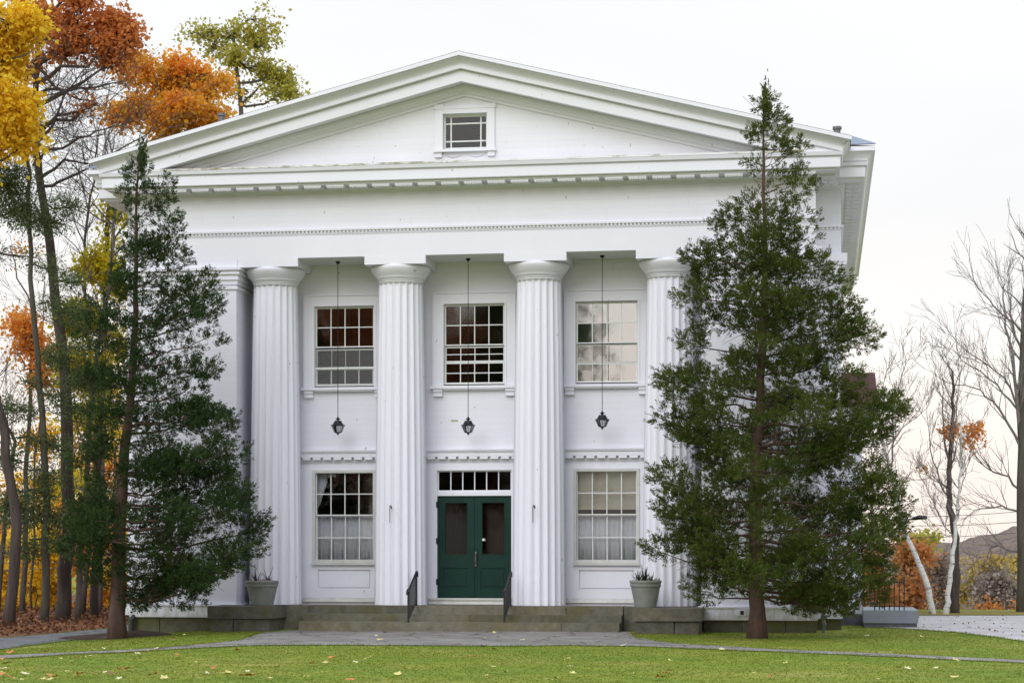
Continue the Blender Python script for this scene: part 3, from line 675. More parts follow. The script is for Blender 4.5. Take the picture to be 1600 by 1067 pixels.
MB().lathe(.20, WY + .045, [(.035, 1.915), (.045, 1.93), (.02, 1.97)], 10).build('notice', 'pale_paint', dr)
for z in (.95, 1.85, 2.65): MB().box(-.85, -.815, WY - .052, WY + .052, z, z + .13).build('hinge', 'iron', dr)
MB().box(-.52, -.37, WY - .006, WY + .002, 4.545, 4.585).build('bare_wood_patch', 'bare_wood', B)
# attic window
aw = MB(); ax, az0, az1 = .48, 10.32, 11.07
aw.box(-ax - .17, -ax, .01, .06, az0 - .02, az1 + .10); aw.box(ax, ax + .17, .01, .06, az0 - .02, az1 + .10); aw.box(-ax, ax, .01, .06, az1, az1 + .10)
aw.box(-ax - .19, -ax + .02, -.004, .05, az1 + .10, az1 + .20); aw.box(ax - .02, ax + .19, -.004, .05, az1 + .10, az1 + .20); aw.box(-ax + .02, ax - .02, .0, .05, az1 + .10, az1 + .15)
awin = aw.build('attic_window', 'white_trim', B)
MB().box(-ax - .20, ax + .20, -.05, .05, az0 - .075, az0 - .021).build('sill', 'white_trim', awin)
for s in (-1, 1):
    MB().box(*sorted((s * (ax + .02), s * (ax + .17))), -.005, .05, az0 - .18, az0 - .076).build('corbel', 'white_trim', awin)
    pts = [(s * (.03 + .44 * t), +.035, az0 - .10 - .075 * math.sin(t * math.pi)) for t in np.linspace(0, 1, 14)]
    MB().tube(pts, [.005 + .007 * math.sin(i / 13 * math.pi) for i in range(14)], 6).build('swag', 'white_trim', awin)
b = MB(); y = .16
b.box(-ax, -ax + .04, y, y + .04, az0, az1); b.box(ax - .04, ax, y, y + .04, az0, az1); b.box(-ax + .04, ax - .04, y, y + .04, az0, az0 + .045); b.box(-ax + .04, ax - .04, y, y + .04, az1 - .05, az1)
for xx in (-.325, .325): b.box(xx - .014, xx + .014, y + .004, y + .03, az0 + .045, az1 - .05)
for zz in (az0 + .18, az1 - .19): b.box(-ax + .04, ax - .04, y + .006, y + .028, zz - .014, zz + .014)
b.build('sash', 'sash_white', awin)
xsn = [-ax + .04, -.325, .325, ax - .04]; zsn = [az0 + .045, az0 + .18, az1 - .19, az1 - .05]
for i in range(3):
    for j in range(3): MB().box(xsn[i], xsn[i + 1], y + .015, y + .021, zsn[j], zsn[j + 1]).build('pane', 'glass_attic', awin)

# ---- columns
NF, SUB = 20, 8
def shaft_mesh():
    z0, z1 = FZ + .005, 7.55; rings = []
    zs = [z0, z0 + .03] + list(np.linspace(z0 + .05, 7.44, 14)) + [7.47, 7.50, 7.508, z1]
    vs = []; n = NF * SUB
    for z in zs:
        t = (z - z0) / (z1 - z0); R = .58 - .095 * t + .014 * math.sin(math.pi * t)
        dep = .070 if z < 7.505 else 0
        for i in range(n):
            a = 2 * math.pi * (i + .5 * SUB) / n; q = (i % SUB) / SUB; h = math.sin(math.pi * q) ** .75 * dep * (R / .58)
            fl = 0 if q < .09 or q > .93 else h
            vs.append(((R - fl) * math.cos(a), (R - fl) * math.sin(a), z))
    q = [(j * n + i, j * n + (i + 1) % n, (j + 1) * n + (i + 1) % n, (j + 1) * n + i) for j in range(len(zs) - 1) for i in range(n)]
    me = np_mesh('column', vs, np.array(q)); return me
shm = shaft_mesh()
cap = MB().lathe(0, 0, [(.49, 7.545), (.50, 7.56), (.50, 7.585), (.515, 7.59), (.515, 7.605), (.53, 7.61), (.53, 7.63), (.56, 7.665), (.605, 7.72), (.645, 7.785), (.66, 7.83), (.655, 7.86), (.63, 7.872)], 64)
capm = cap.mesh('capital', smooth=False)
for p in capm.polygons: p.use_smooth = p.normal.z < .2 and abs(p.normal.z) < .99
for x in (-4.35, -1.525, 1.525, 4.35):
    c = link('column', shm, 'white_trim', B, (x, .62, 0)); LOC[c.name] = Vector((0, 0, 0))
    o = link('capital', capm, 'white_trim', c)
    ab = MB().box(-.672, .672, -.626, .56, 7.871, 8.049).mesh('abacus')
    link('abacus', ab, 'white_trim', c)
    rx = .0
    if abs(x) < 2:      # flag bracket on the two middle columns
        k = MB(); yy = .62 - .585; sx = -.05 if x > 0 else -.12
        k.tube([(sx, -.59, 2.30), (sx, -.60, 2.62), (sx + .015, -.63, 2.67), (sx + .045, -.66, 2.66), (sx + .05, -.66, 2.60)], [.006, .008, .011, .014, .016], 8)
        link('flag_bracket', k.mesh('flag_bracket'), 'iron', c)

# ---- foundation stones
def stone_block(x0, x1, y0, y1, z0, z1, j=.012, seed=0):
    r_ = random.Random(seed); b = MB().box(x0, x1, y0, y1, z0, z1)
    b.v = [(a + r_.uniform(-j, j), c + r_.uniform(-j, j), d + r_.uniform(-j, j) * .5) for a, c, d in b.v]; return b
sd_ = 0
for s in (-1, 1):
    fx = [PI_IN + .05, PI_IN + .85, PI_IN + 1.75, HW + .02]
    for a, c in zip(fx[:-1], fx[1:]):
        x0, x1 = sorted((s * (a + .006), s * (c - .006))); sd_ += 1
        stone_block(x0, x1, .02, .6, -.4, .245, .01, sd_).build('foundation_stone', 'foundation_stone', B)
    x0, x1 = sorted((s * (HW + .03), s * BW)); stone_block(x0, x1, WY + .02, 3, -.4, .24, .006, sd_ + 50).build('foundation_stone', 'foundation_stone', B)
MB().box(-PI_IN - .05, PI_IN + .05, .3, WY + .3, -.3, FZ - .04).build('porch_base', 'foundation_stone', B)

# ---- side wing with a maroon roof on the right, behind
w0, w1 = at_y(1310, 900, 4.0).x, at_y(1347, 900, 4.0).x
MB().box(BW - .1, w1, 4.0, 10, .2, 5.05).build('side_wing_wall', 'white_side', B)
MB().box(BW, w1 + .02, 3.98, 10, -.6, .26).build('side_wing_base', 'block_grey', B)
rt_ = at_y(1367, 582, 4.4); re = at_y(1373, 634, 3.7)
MB().hexa([(BW, 3.7, re.z), (re.x, 3.7, re.z), (re.x, 10.3, re.z), (BW, 10.3, re.z)], [(BW, 4.4, rt_.z), (rt_.x, 4.4, rt_.z), (rt_.x, 9.6, rt_.z), (BW, 9.6, rt_.z)]).build('side_wing_roof', 'maroon', B)
MB().box(BW, re.x - .03, 3.73, 10.27, re.z - .12, re.z - .004).build('side_wing_eave', 'white_side', B)

# ------------------------------------------------------------------ front steps and plinths
stp = empty('stone_steps', (0, -.5, 0), 'three broad mossy stone steps up to the front door', 'steps')
X0, X1 = -3.42, 3.42
for i, (y0, y1, z1) in enumerate(((-.10, .55, FZ), (-.50, -.10, .348), (-.90, -.50, .193))):
    cuts = [X0] + sorted(random.Random(i + 3).sample([-2.1, -1.2, 0.2, 1.1, 2.2], 2)) + [X1]
    for a, c in zip(cuts[:-1], cuts[1:]):
        sd_ += 1; b = stone_block(a + .003, c - .003, y0 + .004, y1 + .03, -.25, z1, .006, sd_); b.build('step_stone', 'step_stone', stp)
MB().box(-PI_IN + .02, X0 - .01, -.06, .6, -.2, FZ - .004).build('porch_floor', 'step_stone', stp); MB().box(X1 + .01, PI_IN - .02, -.06, .6, -.2, FZ - .004).build('porch_floor', 'step_stone', stp)
for s, u0, u1, vt, vb, lab in ((-1, 324, 424, 948, 966, 'dark stone plinth left of the steps under a potted plant'), (1, 988, 1096, 951, 970, 'dark stone plinth right of the steps beside the tall conifer')):
    a = at_y(u0, vt, -1.25); c = at_y(u1, vt, -1.25); zt = FZ + .004; zb = at_y(u0, vb, -1.25).z
    pl = empty('stone_plinth', ((a.x + c.x) / 2, -.6, 0), lab, 'plinth', 'stone plinths beside the steps')
    stone_block(a.x, c.x, -1.25, -.07, zb, zt, .008, 70 + s).build('cap_stone', 'plinth_stone', pl)
    m = (a.x + c.x) / 2 + .15 * s
    stone_block(a.x + .06, m - .01, -1.19, -.07, -.3, zb - .012, .012, 80 + s).build('base_stone', 'plinth_stone', pl)
    stone_block(m + .01, c.x - .07, -1.18, -.07, -.3, zb - .012, .012, 90 + s).build('base_stone', 'plinth_stone', pl)

# ------------------------------------------------------------------ pots, handrails, lanterns, pipes
def pot(u0, u1, vt, vb, y, label, right):
    a = at_y(u0, vt, y); c = at_y(u1, vt, y); x = (a.x + c.x) / 2; R = (c.x - a.x) / 2; zb = FZ + .006; h = a.z - zb + .01
    P = empty('planter', (x, y, zb), label, 'planter', 'planters beside the steps')
    z = zb
    MB().lathe(x, y, [(R * .66, z), (R * .68, z + .015), (R * .74, z + h * .22), (R * .745, z + h * .225), (R * .92, z + h * .76), (R * .93, z + h * .77), (R * .985, z + h * .78), (R * .985, z + h * .84), (R * .95, z + h * .855), (R * .95, z + h * .88), (R * 1.0, z + h * .90), (R * 1.02, z + h * .96), (R, z + h), (R * .92, z + h), (R * .90, z + h * .9)], 40, cap=False).build('pot', 'pot_clay', P, smooth=False)
    MB().lathe(x, y, [(.01, z + h * .93), (R * .5, z + h * .935), (R * .905, z + h * .91)], 24, cap=False).build('soil', 'soil', P)
    rr = random.Random(int(u0))
    heads = [(-.12, .34, 12), (.13, .42, 15)] if not right else [(-.02, .42, 30), (-.15, .34, 26), (.12, .34, 20)]
    for dx, hh, n in heads:
        b = MB(); cxx = x + dx
        for i in range(n):
            az = rr.uniform(0, 6.28); el = rr.uniform(.1, 1.25); L = hh * rr.uniform(.55, 1.05)
            p0 = Vector((cxx, y, z + h * .93)); dd = Vector((math.cos(az) * math.sin(el), math.sin(az) * math.sin(el), math.cos(el)))
            pts = [p0 + dd * L * t + Vector((0, 0, -.22 * L * t * t * math.sin(el))) for t in (0, .3, .6, .85, 1)]
            sd = dd.cross(Vector((0, 0, 1))).normalized() if el > .05 else Vector((1, 0, 0))
            k = len(b.v)
            for q, w in zip(pts, (.007, .012, .010, .006, .001)): b.v += [tuple(q + sd * w), tuple(q - sd * w)]
            for j in range(4): b.f.append((k + 2 * j, k + 2 * j + 1, k + 2 * j + 3, k + 2 * j + 2))
        for i in range(10): b.box(cxx - .012, cxx + .012, y - .012, y + .012, z + h * .9, z + h * .93 + hh * .2) if i == 0 else None
        b.build('spiky_plant', 'spike_green' if right else 'spike_leaf', P)
    b = MB()
    for i in range(26):
        az = rr.uniform(0, 6.28); q = R * .85 * math.sqrt(rr.random()); p0 = Vector((x + q * math.cos(az), y + q * math.sin(az), z + h * .93)); k = len(b.v); w = rr.uniform(.012, .03); t = rr.uniform(.02, .10)
        b.v += [tuple(p0), tuple(p0 + Vector((w, .01, t * .6))), tuple(p0 + Vector((.3 * w, 0, t))), tuple(p0 + Vector((-w, -.01, t * .5)))]; b.f.append((k, k + 1, k + 2, k + 3))
    b.build('dried_leaves', 'dry_leaf', P)
pot(384.5, 434.5, 907.5, 944.5, -.62, 'grey-green planter with spiky purple leaves left of the steps', False)
pot(984, 1033.5, 907, 949.5, -.72, 'grey-green planter with spiky green leaves right of the steps', True)

for s, lab in ((-1, 'black iron handrail on the steps left of the door'), (1, 'black iron handrail on the steps right of the door')):
    x = 1.05 * s - (.0 if s < 0 else .05); H = empty('handrail', (x, -.4, .19), lab, 'handrail', 'iron handrails on the steps')
    yt, yb = -.02, -.86; zt, zb = FZ + .72, .193 + .66
    MB().box(x - .018, x + .018, yt - .018, yt + .018, FZ, zt).build('post', 'iron', H); MB().box(x - .018, x + .018, yb - .018, yb + .018, .19, zb).build('post', 'iron', H)
    MB().tube([(x, yt + .10, zt - .10), (x, yt + .11, zt - .03), (x, yt + .06, zt + .012), (x, yt, zt + .01), (x, yb + .06, zb + .035), (x, yb - .06, zb + .03), (x, yb - .12, zb - .01), (x, yb - .12, zb - .08)], .022, 8).build('rail', 'iron', H)
    MB().tube([(x, yt, FZ + .08), (x, yb, .193 + .06)], .012, 6).build('lower_rail', 'iron', H)
    for i in range(1, 8):
        t = i / 8; y = yt + (yb - yt) * t
        MB().box(x - .008, x + .008, y - .008, y + .008, FZ + .08 + (.253 - FZ - .08) * t, zt + (zb - zt) * t).build('baluster', 'iron', H)

plain('lantern_glass_base', (.5, .52, .54), .4)
glass('lantern_glass', .16, (.93, .95, .97))
for u, vtop, vbot, lab in ((528, 646, 680, 'black hanging porch lantern before the window left of the door bay'), (731.5, 646, 680, 'black hanging porch lantern above the green double door'), (941, 637.5, 671, 'black hanging porch lantern before the window right of the door bay')):
    p = at_y(u, vbot, .62); q = at_y(u, vtop, .62); x, y = p.x, .62; zb = p.z; h = q.z - zb
    L = empty('hanging_lantern', (x, y, zb), lab, 'lantern', 'hanging porch lanterns')
    MB().lathe(x, y, [(.004, zb), (.026, zb + .018), (.014, zb + .03), (.05, zb + .05), (.085, zb + .062), (.088, zb + .07)], 12).build('bottom_finial', 'lantern_metal', L)
    zr = zb + h * .44
    b = MB()
    for i in range(6):
        a = i * math.pi / 3 + .25; b.tube([(x + .083 * math.cos(a), y + .083 * math.sin(a), zb + .07), (x + .142 * math.cos(a), y + .142 * math.sin(a), zr)], .0055, 5)
    b.build('cage', 'lantern_metal', L)
    MB().lathe(x, y, [(.078, zb + .071), (.136, zr)], 6, cap=False).build('glass', 'lantern_glass', L)
    MB().lathe(x, y, [(.012, zb + .088), (.014, zb + .17), (.01, zb + .19)], 8).build('candle', 'pale_paint', L)
    MB().lathe(x, y, [(.162, zr), (.165, zr + .008), (.12, zr + .03), (.095, zr + .065), (.078, zr + .10), (.072, zr + .11), (.026, zr + .115), (.022, zr + .128), (.058, zr + .145), (.05, zr + .153), (.018, zr + .175), (.012, zr + .20)], 12).build('cap', 'lantern_metal', L)
    MB().tube([(x, y, zr + .2), (x, y, 8.03)], .0075, 6).build('rod', 'lantern_metal', L)
    MB().lathe(x, y, [(.015, 7.985), (.04, 8.01), (.055, 8.044)], 12).build('ceiling_rose', 'lantern_metal', L)

# utility pipe at the right corner, outlet box, downspout stub
p = at_y(1287, 940, -.12); gp = empty('gas_riser', (p.x, -.12, 0), 'grey gas riser pipe with valve at the right front corner', 'pipe')
MB().tube([(p.x, -.12, -.05), (p.x, -.12, .62)], .035, 10).build('riser', 'pipe_grey', gp); MB().tube([(p.x, -.12, .44), (p.x - .22, -.11, .44), (p.x - .22, -.08, .44)], .022, 8).build('branch', 'pipe_grey', gp)
MB().lathe(p.x, -.12, [(.04, .28), (.065, .30), (.065, .36), (.04, .38)], 12).build('regulator', 'pipe_grey', gp); MB().tube([(p.x, -.12, .33), (p.x + .12, -.14, .35), (p.x + .15, -.14, .39)], .022, 8).build('valve', 'pipe_grey', gp)
MB().tube([(p.x - .02, -.12, .30), (p.x + .04, -.15, .18), (p.x, -.14, .02)], .018, 8).build('drop', 'pipe_grey', gp)
p = at_y(1158, 957, -.09); ob = empty('outlet_box', (p.x, -.07, p.z), 'small white electrical outlet box on the baseboard behind the right conifer', 'outlet box')
MB().box(p.x - .10, p.x + .10, -.10, -.052, p.z - .07, p.z + .07).build('cover', 'white_trim', ob); MB().lathe(p.x + .03, 0, [(.03, 0), (.03, .01)], 12)
b = MB().box(p.x - .015, p.x + .055, -.125, -.1005, p.z - .04, p.z + .045); b.build('socket', 'iron', ob)
p = at_y(206, 982, -.1); tag(MB().tube([(p.x, -.1, gz(p.x, -.1) - .1), (p.x, -.1, .2), (p.x + .02, .0, .28)], .055, 10).build('drain_pipe', 'pipe_dark', loc=(p.x, -.1, 0)), 'short dark drain pipe at the left corner of the foundation', 'drain pipe')

# side landing with iron railing, right
a = at_y(1349, 953, 2.6); c = at_y(1435, 953, 2.6)
SLN = empty('side_landing', ((a.x + c.x) / 2, 3, 0), 'grey painted side landing with black iron railing at the right', 'landing')
MB().box(a.x, c.x, 2.6, 5.2, a.z - .28, a.z).build('deck', 'porch_grey', SLN); MB().box(a.x + .02, c.x - .03, 2.64, 5.15, -.5, a.z - .281).build('base', 'block_grey', SLN)
xs_ = np.linspace(a.x + .25, c.x - .3, 7)
for i, xx in enumerate(xs_): MB().box(xx - .012, xx + .012, 2.75, 2.774, a.z, a.z + .62 + (.12 if i in (0, 6) else 0)).build('baluster', 'iron', SLN)
MB().box(xs_[0], xs_[-1], 2.745, 2.78, a.z + .60, a.z + .63).build('rail', 'iron', SLN); MB().box(xs_[0], xs_[-1], 2.75, 2.774, a.z + .08, a.z + .10).build('lower_rail', 'iron', SLN)
#@@TREES
# ------------------------------------------------------------------ foliage helpers
def kites(P, D, L, Wd, bend=.0, rg=rng):
    """one 4-point leaf per row: base P, direction D (unit), length L, width Wd -> verts, quads"""
    n = len(P); R = rg.normal(size=(n, 3)); Sd = np.cross(D, R); Sd /= np.linalg.norm(Sd, axis=1)[:, None] + 1e-9
    m = P + D * (L * .45)[:, None]; t = P + D * L[:, None]
    nb = np.cross(D, Sd) * (bend * L)[:, None] if bend else 0
    V = np.stack([P, m + Sd * Wd[:, None] + nb, t, m - Sd * Wd[:, None] + nb], 1).reshape(-1, 3)
    return V, np.arange(n * 4).reshape(n, 4)
def unit(a): return a / (np.linalg.norm(a, axis=1)[:, None] + 1e-9)
def foliage(name, V, Q, mat, parent, kind=None):
    me = np_mesh(name, V - np.array(LOC[parent.name]), Q); o = link(name, me, mat, parent)
    if kind: o['kind'] = kind
    return o
def clump_leaves(centres, rad_, per, size, rg, flat=.8, droop=.25):
    C = np.repeat(np.asarray(centres), per, 0); n = len(C)
    off = rg.normal(size=(n, 3)) * rad_ * np.array([1, 1, flat]); P = C + off
    D = unit(rg.normal(size=(n, 3)) * .8 + off / (rad_ + 1e-6) * .35 + np.array([0, 0, -droop]))
    L = size * rg.uniform(.45, 1.35, n); return kites(P, D, L, L * rg.uniform(.32, .5, n), .12, rg)
def wob(a, b, n, amp, rg):
    a = np.array(a, float); b = np.array(b, float); t = np.linspace(0, 1, n)[:, None]; p = a + (b - a) * t
    w = rg.normal(size=(n, 3)) * amp; w[0] = 0; w[-1] = 0; return p + w
class Wood(MB):
    def twigs(s, p, d, L, r, lev, rg, tips=None, spread=.55, up=.12, kids=(3, 5), shrink=.62, sides=4):
        n = 5 if lev > 0 else 4; pts = [np.array(p, float)]; d = np.array(d, float); d /= np.linalg.norm(d)
        for i in range(n):
            d = d + rg.normal(size=3) * .13 + np.array([0, 0, up * .5]); d /= np.linalg.norm(d); pts.append(pts[-1] + d * L / n)
        rr = [max(.0045, r * (1 - .75 * i / n)) for i in range(n + 1)]
        s.tube(pts, rr, sides if lev > 1 else 3, cap=False)
        if tips is not None: tips.append(pts[-1]); tips.append(pts[-2])
        if lev <= 0: return
        for k in range(rg.integers(*kids)):
            i = int(rg.integers(1, n + 1)); q = pts[i]; base = pts[i] - pts[i - 1]; base /= np.linalg.norm(base)
            e = base + rg.normal(size=3) * spread + np.array([0, 0, up]); s.twigs(q, e, L * shrink * rg.uniform(.7, 1.15), rr[i] * .62, lev - 1, rg, tips, spread, up, kids, shrink, sides)

# ------------------------------------------------------------------ the two conifers in front
def conifer(base, top, prof, seed, label, mat, r0, tips, wall_y=-.22, dens=1.0, low=1.0):
    rg = np.random.default_rng(seed); T = empty('conifer_tree', base, label, 'tree', 'conifers before the front')
    base = np.array(base); top = np.array(top); H = top[2] - base[2]
    n = 22; t = np.linspace(0, 1, n)
    trunk = base + (top - base) * t[:, None]; trunk[:, 0] += .05 * np.sin(t * 9 + seed); trunk[1:-1, :2] += rg.normal(size=(n - 2, 2)) * .015
    rr = r0 * (1 - t) ** 1.15 + .012; rr[0] *= 1.42; rr[1] *= 1.02
    trunk[0, 2] -= .15
    MB().tube(trunk, rr, 14).build('trunk', 'bark_cedar', T, smooth=True)
    zs = np.array([p[0] for p in prof]); Ls = np.array([p[1] for p in prof]); Rs = np.array([p[2] for p in prof])
    wood = Wood(); P = []; D = []; Ln = []
    def clump(c, rc, out, f):
        npl = max(8, int(62 * (rc / .4) ** 2 * dens)); e = unit(rg.normal(size=(npl, 3))); q = rg.uniform(.25, 1.0, (npl, 1)) ** .6
        o = c + e * q * rc * np.array([1, 1, .62]); o[:, 1] = np.minimum(o[:, 1], wall_y)
        ax = unit(e * .75 + np.array([0, 0, .55]) + out * .45 + rg.normal(size=(npl, 3)) * .25); Lp = rg.uniform(.09, .24, npl) * (1 if f < .85 else .8)
        nk = 26; O = np.repeat(o, nk, 0); A = np.repeat(ax, nk, 0); Lq = np.repeat(Lp, nk); sg = rg.random(npl * nk) ** .8
        pr = rg.normal(size=(npl * nk, 3)); pr -= A * (pr * A).sum(1)[:, None]; pr = unit(pr)
        P.append(O + A * (sg * Lq)[:, None] + pr * (.03 * rg.random(npl * nk))[:, None]); D.append(A + pr * (.9 - .6 * sg)[:, None]); Ln.append(rg.uniform(.035, .085, npl * nk) * (1.1 - .4 * sg))
    def bough(zz, az, R, lift, f, keep=.25):
        ca, sa = math.cos(az), math.sin(az)
        if sa > .05: R = min(R, max(.35, (wall_y - base[1]) / sa))
        R = max(R, .12); zc = max(base[2] + .75, zz - lift)
        c0 = np.array([np.interp(zc, trunk[:, 2], trunk[:, 0]), np.interp(zc, trunk[:, 2], trunk[:, 1]), zc]); lift = zz - zc
        m = 9; tt = np.linspace(0, 1, m); out = np.array([ca, sa, 0]); lat = np.array([-sa, ca, 0])
        pts = c0 + out * (R * tt)[:, None] + np.array([0, 0, 1]) * (lift * (tt ** 1.5) - .07 * R * np.sin(tt * 3.14) * (1 if f < .4 else 0))[:, None]
        pts[1:-1] += rg.normal(size=(m - 2, 3)) * .025 * R ** .5
        wood.tube(pts, [max(.005, .036 * (R / 3) ** .8 * (1 - .85 * q)) for q in tt], 4, cap=False)
        for q in range(int(R * 5)):      # thin bare inner twigs
            i = int(rg.integers(1, m - 2)); d = out * rg.uniform(.1, .8) + lat * rg.normal() * .7 + np.array([0, 0, rg.normal() * .3]); L_ = rg.uniform(.25, .6); e = pts[i] + d * L_
            if e[1] < wall_y: wood.tube([pts[i], pts[i] + d * L_ * .5 + np.array([0, 0, .03]), e], [.007, .005, .003], 3, cap=False)
        ts = (.36, .52, .68, .83, .97) if R > 2.0 else (.42, .6, .8, .97) if R > 1.1 else (.4, .7, .97) if R > .5 else (.75,)
        for q in ts:
            if q < .9 and rg.random() < (.78 if q < .45 else .5 if q < .65 else keep + .08): continue
            i = min(m - 2, int(q * (m - 1))); w = q * (m - 1) - i; c = pts[i] * (1 - w) + pts[i + 1] * w
            rc = min(.46, .12 + .15 * R) * rg.uniform(.75, 1.15) * (1.08 if q < .9 else .80)
            clump(c - out * rc * 1.05 * (q > .9) + lat * rg.normal() * .12 * R + np.array([0, 0, -.25 * rc * (q > .9) + .10 * rc + rg.normal() * .04]), rc, out, f)
    for (u, v) in tips:                      # the boughs that make the outline
        tp_ = np.array(at_y(u, v, base[1])); f = (tp_[2] - base[2]) / H; cx = np.interp(tp_[2], trunk[:, 2], trunk[:, 0]); R = abs(tp_[0] - cx)
        az = (0 if tp_[0] > cx else math.pi) + rg.normal() * .16 * (-1 if tp_[0] > cx else 1); bough(tp_[2], az, R / max(.9, abs(math.cos(az))), R * (rg.uniform(.12, .28) if f < .7 else rg.uniform(.5, .95)), f, .12)
    z = base[2] + low
    while z < top[2] - .12:                  # boughs all round
        f = (z - base[2]) / H; nb = int(rg.integers(4, 7)) if f < .8 else 3; a0 = rg.uniform(0, 6.28)
        for k in range(nb):
            az = a0 + 6.283 * k / nb + rg.normal() * .25; ca = math.cos(az); zz = z + rg.normal() * .12
            rl, rr_ = np.interp(zz, zs, Ls), np.interp(zz, zs, Rs); R = (rr_ if ca > 0 else rl) * abs(ca) * (.72 if f < .45 else .55) + .5 * (rl + rr_) * (1 - abs(ca)); R *= rg.uniform(.62, .98)
            bough(zz, az, R, R * (rg.uniform(.12, .30) if f < .75 else rg.uniform(.5, 1.0)), f)
        if .12 < f < .75:                    # foliage standing before the trunk
            for _ in range(2):
                if rg.random() < .62: clump(np.array([np.interp(z, trunk[:, 2], trunk[:, 0]) + rg.normal() * .3, np.interp(z, trunk[:, 2], trunk[:, 1]) - rg.uniform(.3, .9), z + rg.normal() * .15]), rg.uniform(.2, .36), np.array([0, -1., 0]), f)
        z += rg.uniform(.34, .50) if f < .75 else rg.uniform(.20, .30)
    nk = 700; pp = top + rg.normal(size=(nk, 3)) * np.array([.045, .045, .2]) - np.array([0, 0, .28]); P.append(pp); D.append(rg.normal(size=(nk, 3)) * .35 + np.array([0, 0, 1.])); Ln.append(rg.uniform(.05, .11, nk))
    P = np.concatenate(P); D = unit(np.concatenate(D)); Ln = np.concatenate(Ln)
    V, Q = kites(P, D, Ln, Ln * rg.uniform(.11, .18, len(Ln)), .05, rg); print('conifer', len(Ln))
    tag(wood.build('branches', 'bark_cedar', T), kind='stuff'); foliage('crown', V, Q, mat, T)
    return T
def prof_px(rows, y, axis_u):
    """rows (v, left u, right u) -> (z, left reach, right reach) in metres at depth y"""
    out = []
    for v, l, r in rows:
        ua = axis_u(v); a = at_y(ua, v, y)
        out.append((a.z, max(.1, a.x - at_y(l, v, y).x), max(.1, at_y(r, v, y).x - a.x)))
    return sorted(out)
RY = -2.7; ru = lambda v: 1180 + (993 - v) * (17 / 850)
rb = at_y(1180, 993, RY); rtp = at_y(1197, 142, RY)
conifer(tuple(rb), tuple(rtp), prof_px([(142, 1190, 1204), (200, 1170, 1230), (230, 1168, 1258), (290, 1162, 1262), (330, 1150, 1280), (352, 1108, 1284), (400, 1068, 1290), (440, 1062, 1340), (520, 1060, 1355), (560, 1052, 1325), (600, 1030, 1335), (640, 1008, 1425), (690, 1040, 1395), (740, 1016, 1425), (800, 1020, 1432), (850, 1000, 1405), (890, 1000, 1385), (925, 1050, 1340), (950, 1120, 1240)], RY, ru),
        21, 'tall dark green conifer with reddish trunk on the grass right of the steps', 'needle_green', .15,
        [(1190, 165), (1206, 172), (1169, 209), (1165, 266), (1150, 308), (1127, 316), (1115, 336), (1100, 372), (1065, 402), (1082, 425), (1061, 460), (1080, 500), (1056, 535), (1059, 580), (1022, 590), (1040, 620), (1011, 645), (1056, 675), (1085, 700), (1017, 736), (1024, 778), (1040, 805), (1057, 825), (1010, 852), (1060, 905), (1130, 905),
         (1222, 178), (1233, 190), (1257, 214), (1240, 235), (1259, 254), (1274, 284), (1250, 310), (1281, 336), (1278, 370), (1264, 395), (1300, 410), (1342, 428), (1346, 467), (1354, 496), (1358, 514), (1323, 540), (1318, 566), (1345, 600), (1425, 622), (1424, 645), (1405, 661), (1363, 681), (1330, 705), (1400, 730), (1418, 745), (1432, 780), (1425, 800), (1412, 830), (1385, 850), (1402, 880), (1388, 920), (1337, 945), (1324, 920), (1293, 936), (1250, 915)], dens=1.0, low=1.25)
LY = -2.9; lu = lambda v: 180 + (995 - v) * (42 / 767)
lb = at_y(181, 996, LY); ltp = at_y(222, 229, LY)
conifer(tuple(lb), tuple(ltp), prof_px([(229, 216, 228), (280, 190, 272), (330, 196, 292), (380, 190, 304), (420, 188, 338), (480, 178, 350), (540, 160, 345), (600, 150, 345), (660, 140, 372), (720, 132, 372), (765, 126, 412), (830, 118, 414), (880, 130, 392), (920, 150, 320), (945, 165, 240)], LY, lu),
        34, 'tall dark green conifer rising from a mulch mound before the left corner', 'needle_dark', .158,
        [(214, 255), (231, 258), (205, 275), (243, 285), (272, 274), (276, 305), (250, 320), (291, 338), (293, 362), (270, 380), (303, 395), (335, 424), (300, 440), (349, 472), (330, 495), (347, 525), (320, 545), (345, 573), (325, 600), (345, 630), (369, 655), (371, 697), (350, 715), (362, 738), (412, 760), (398, 775), (413, 808), (405, 845), (386, 866), (364, 890), (319, 893), (280, 905), (251, 922), (228, 945),
         (193, 294), (190, 340), (186, 385), (178, 430), (140, 478), (114, 506), (140, 540), (128, 590), (135, 650), (120, 720), (108, 790), (98, 820), (96, 850), (130, 880), (150, 900)], dens=1.0, low=1.1)

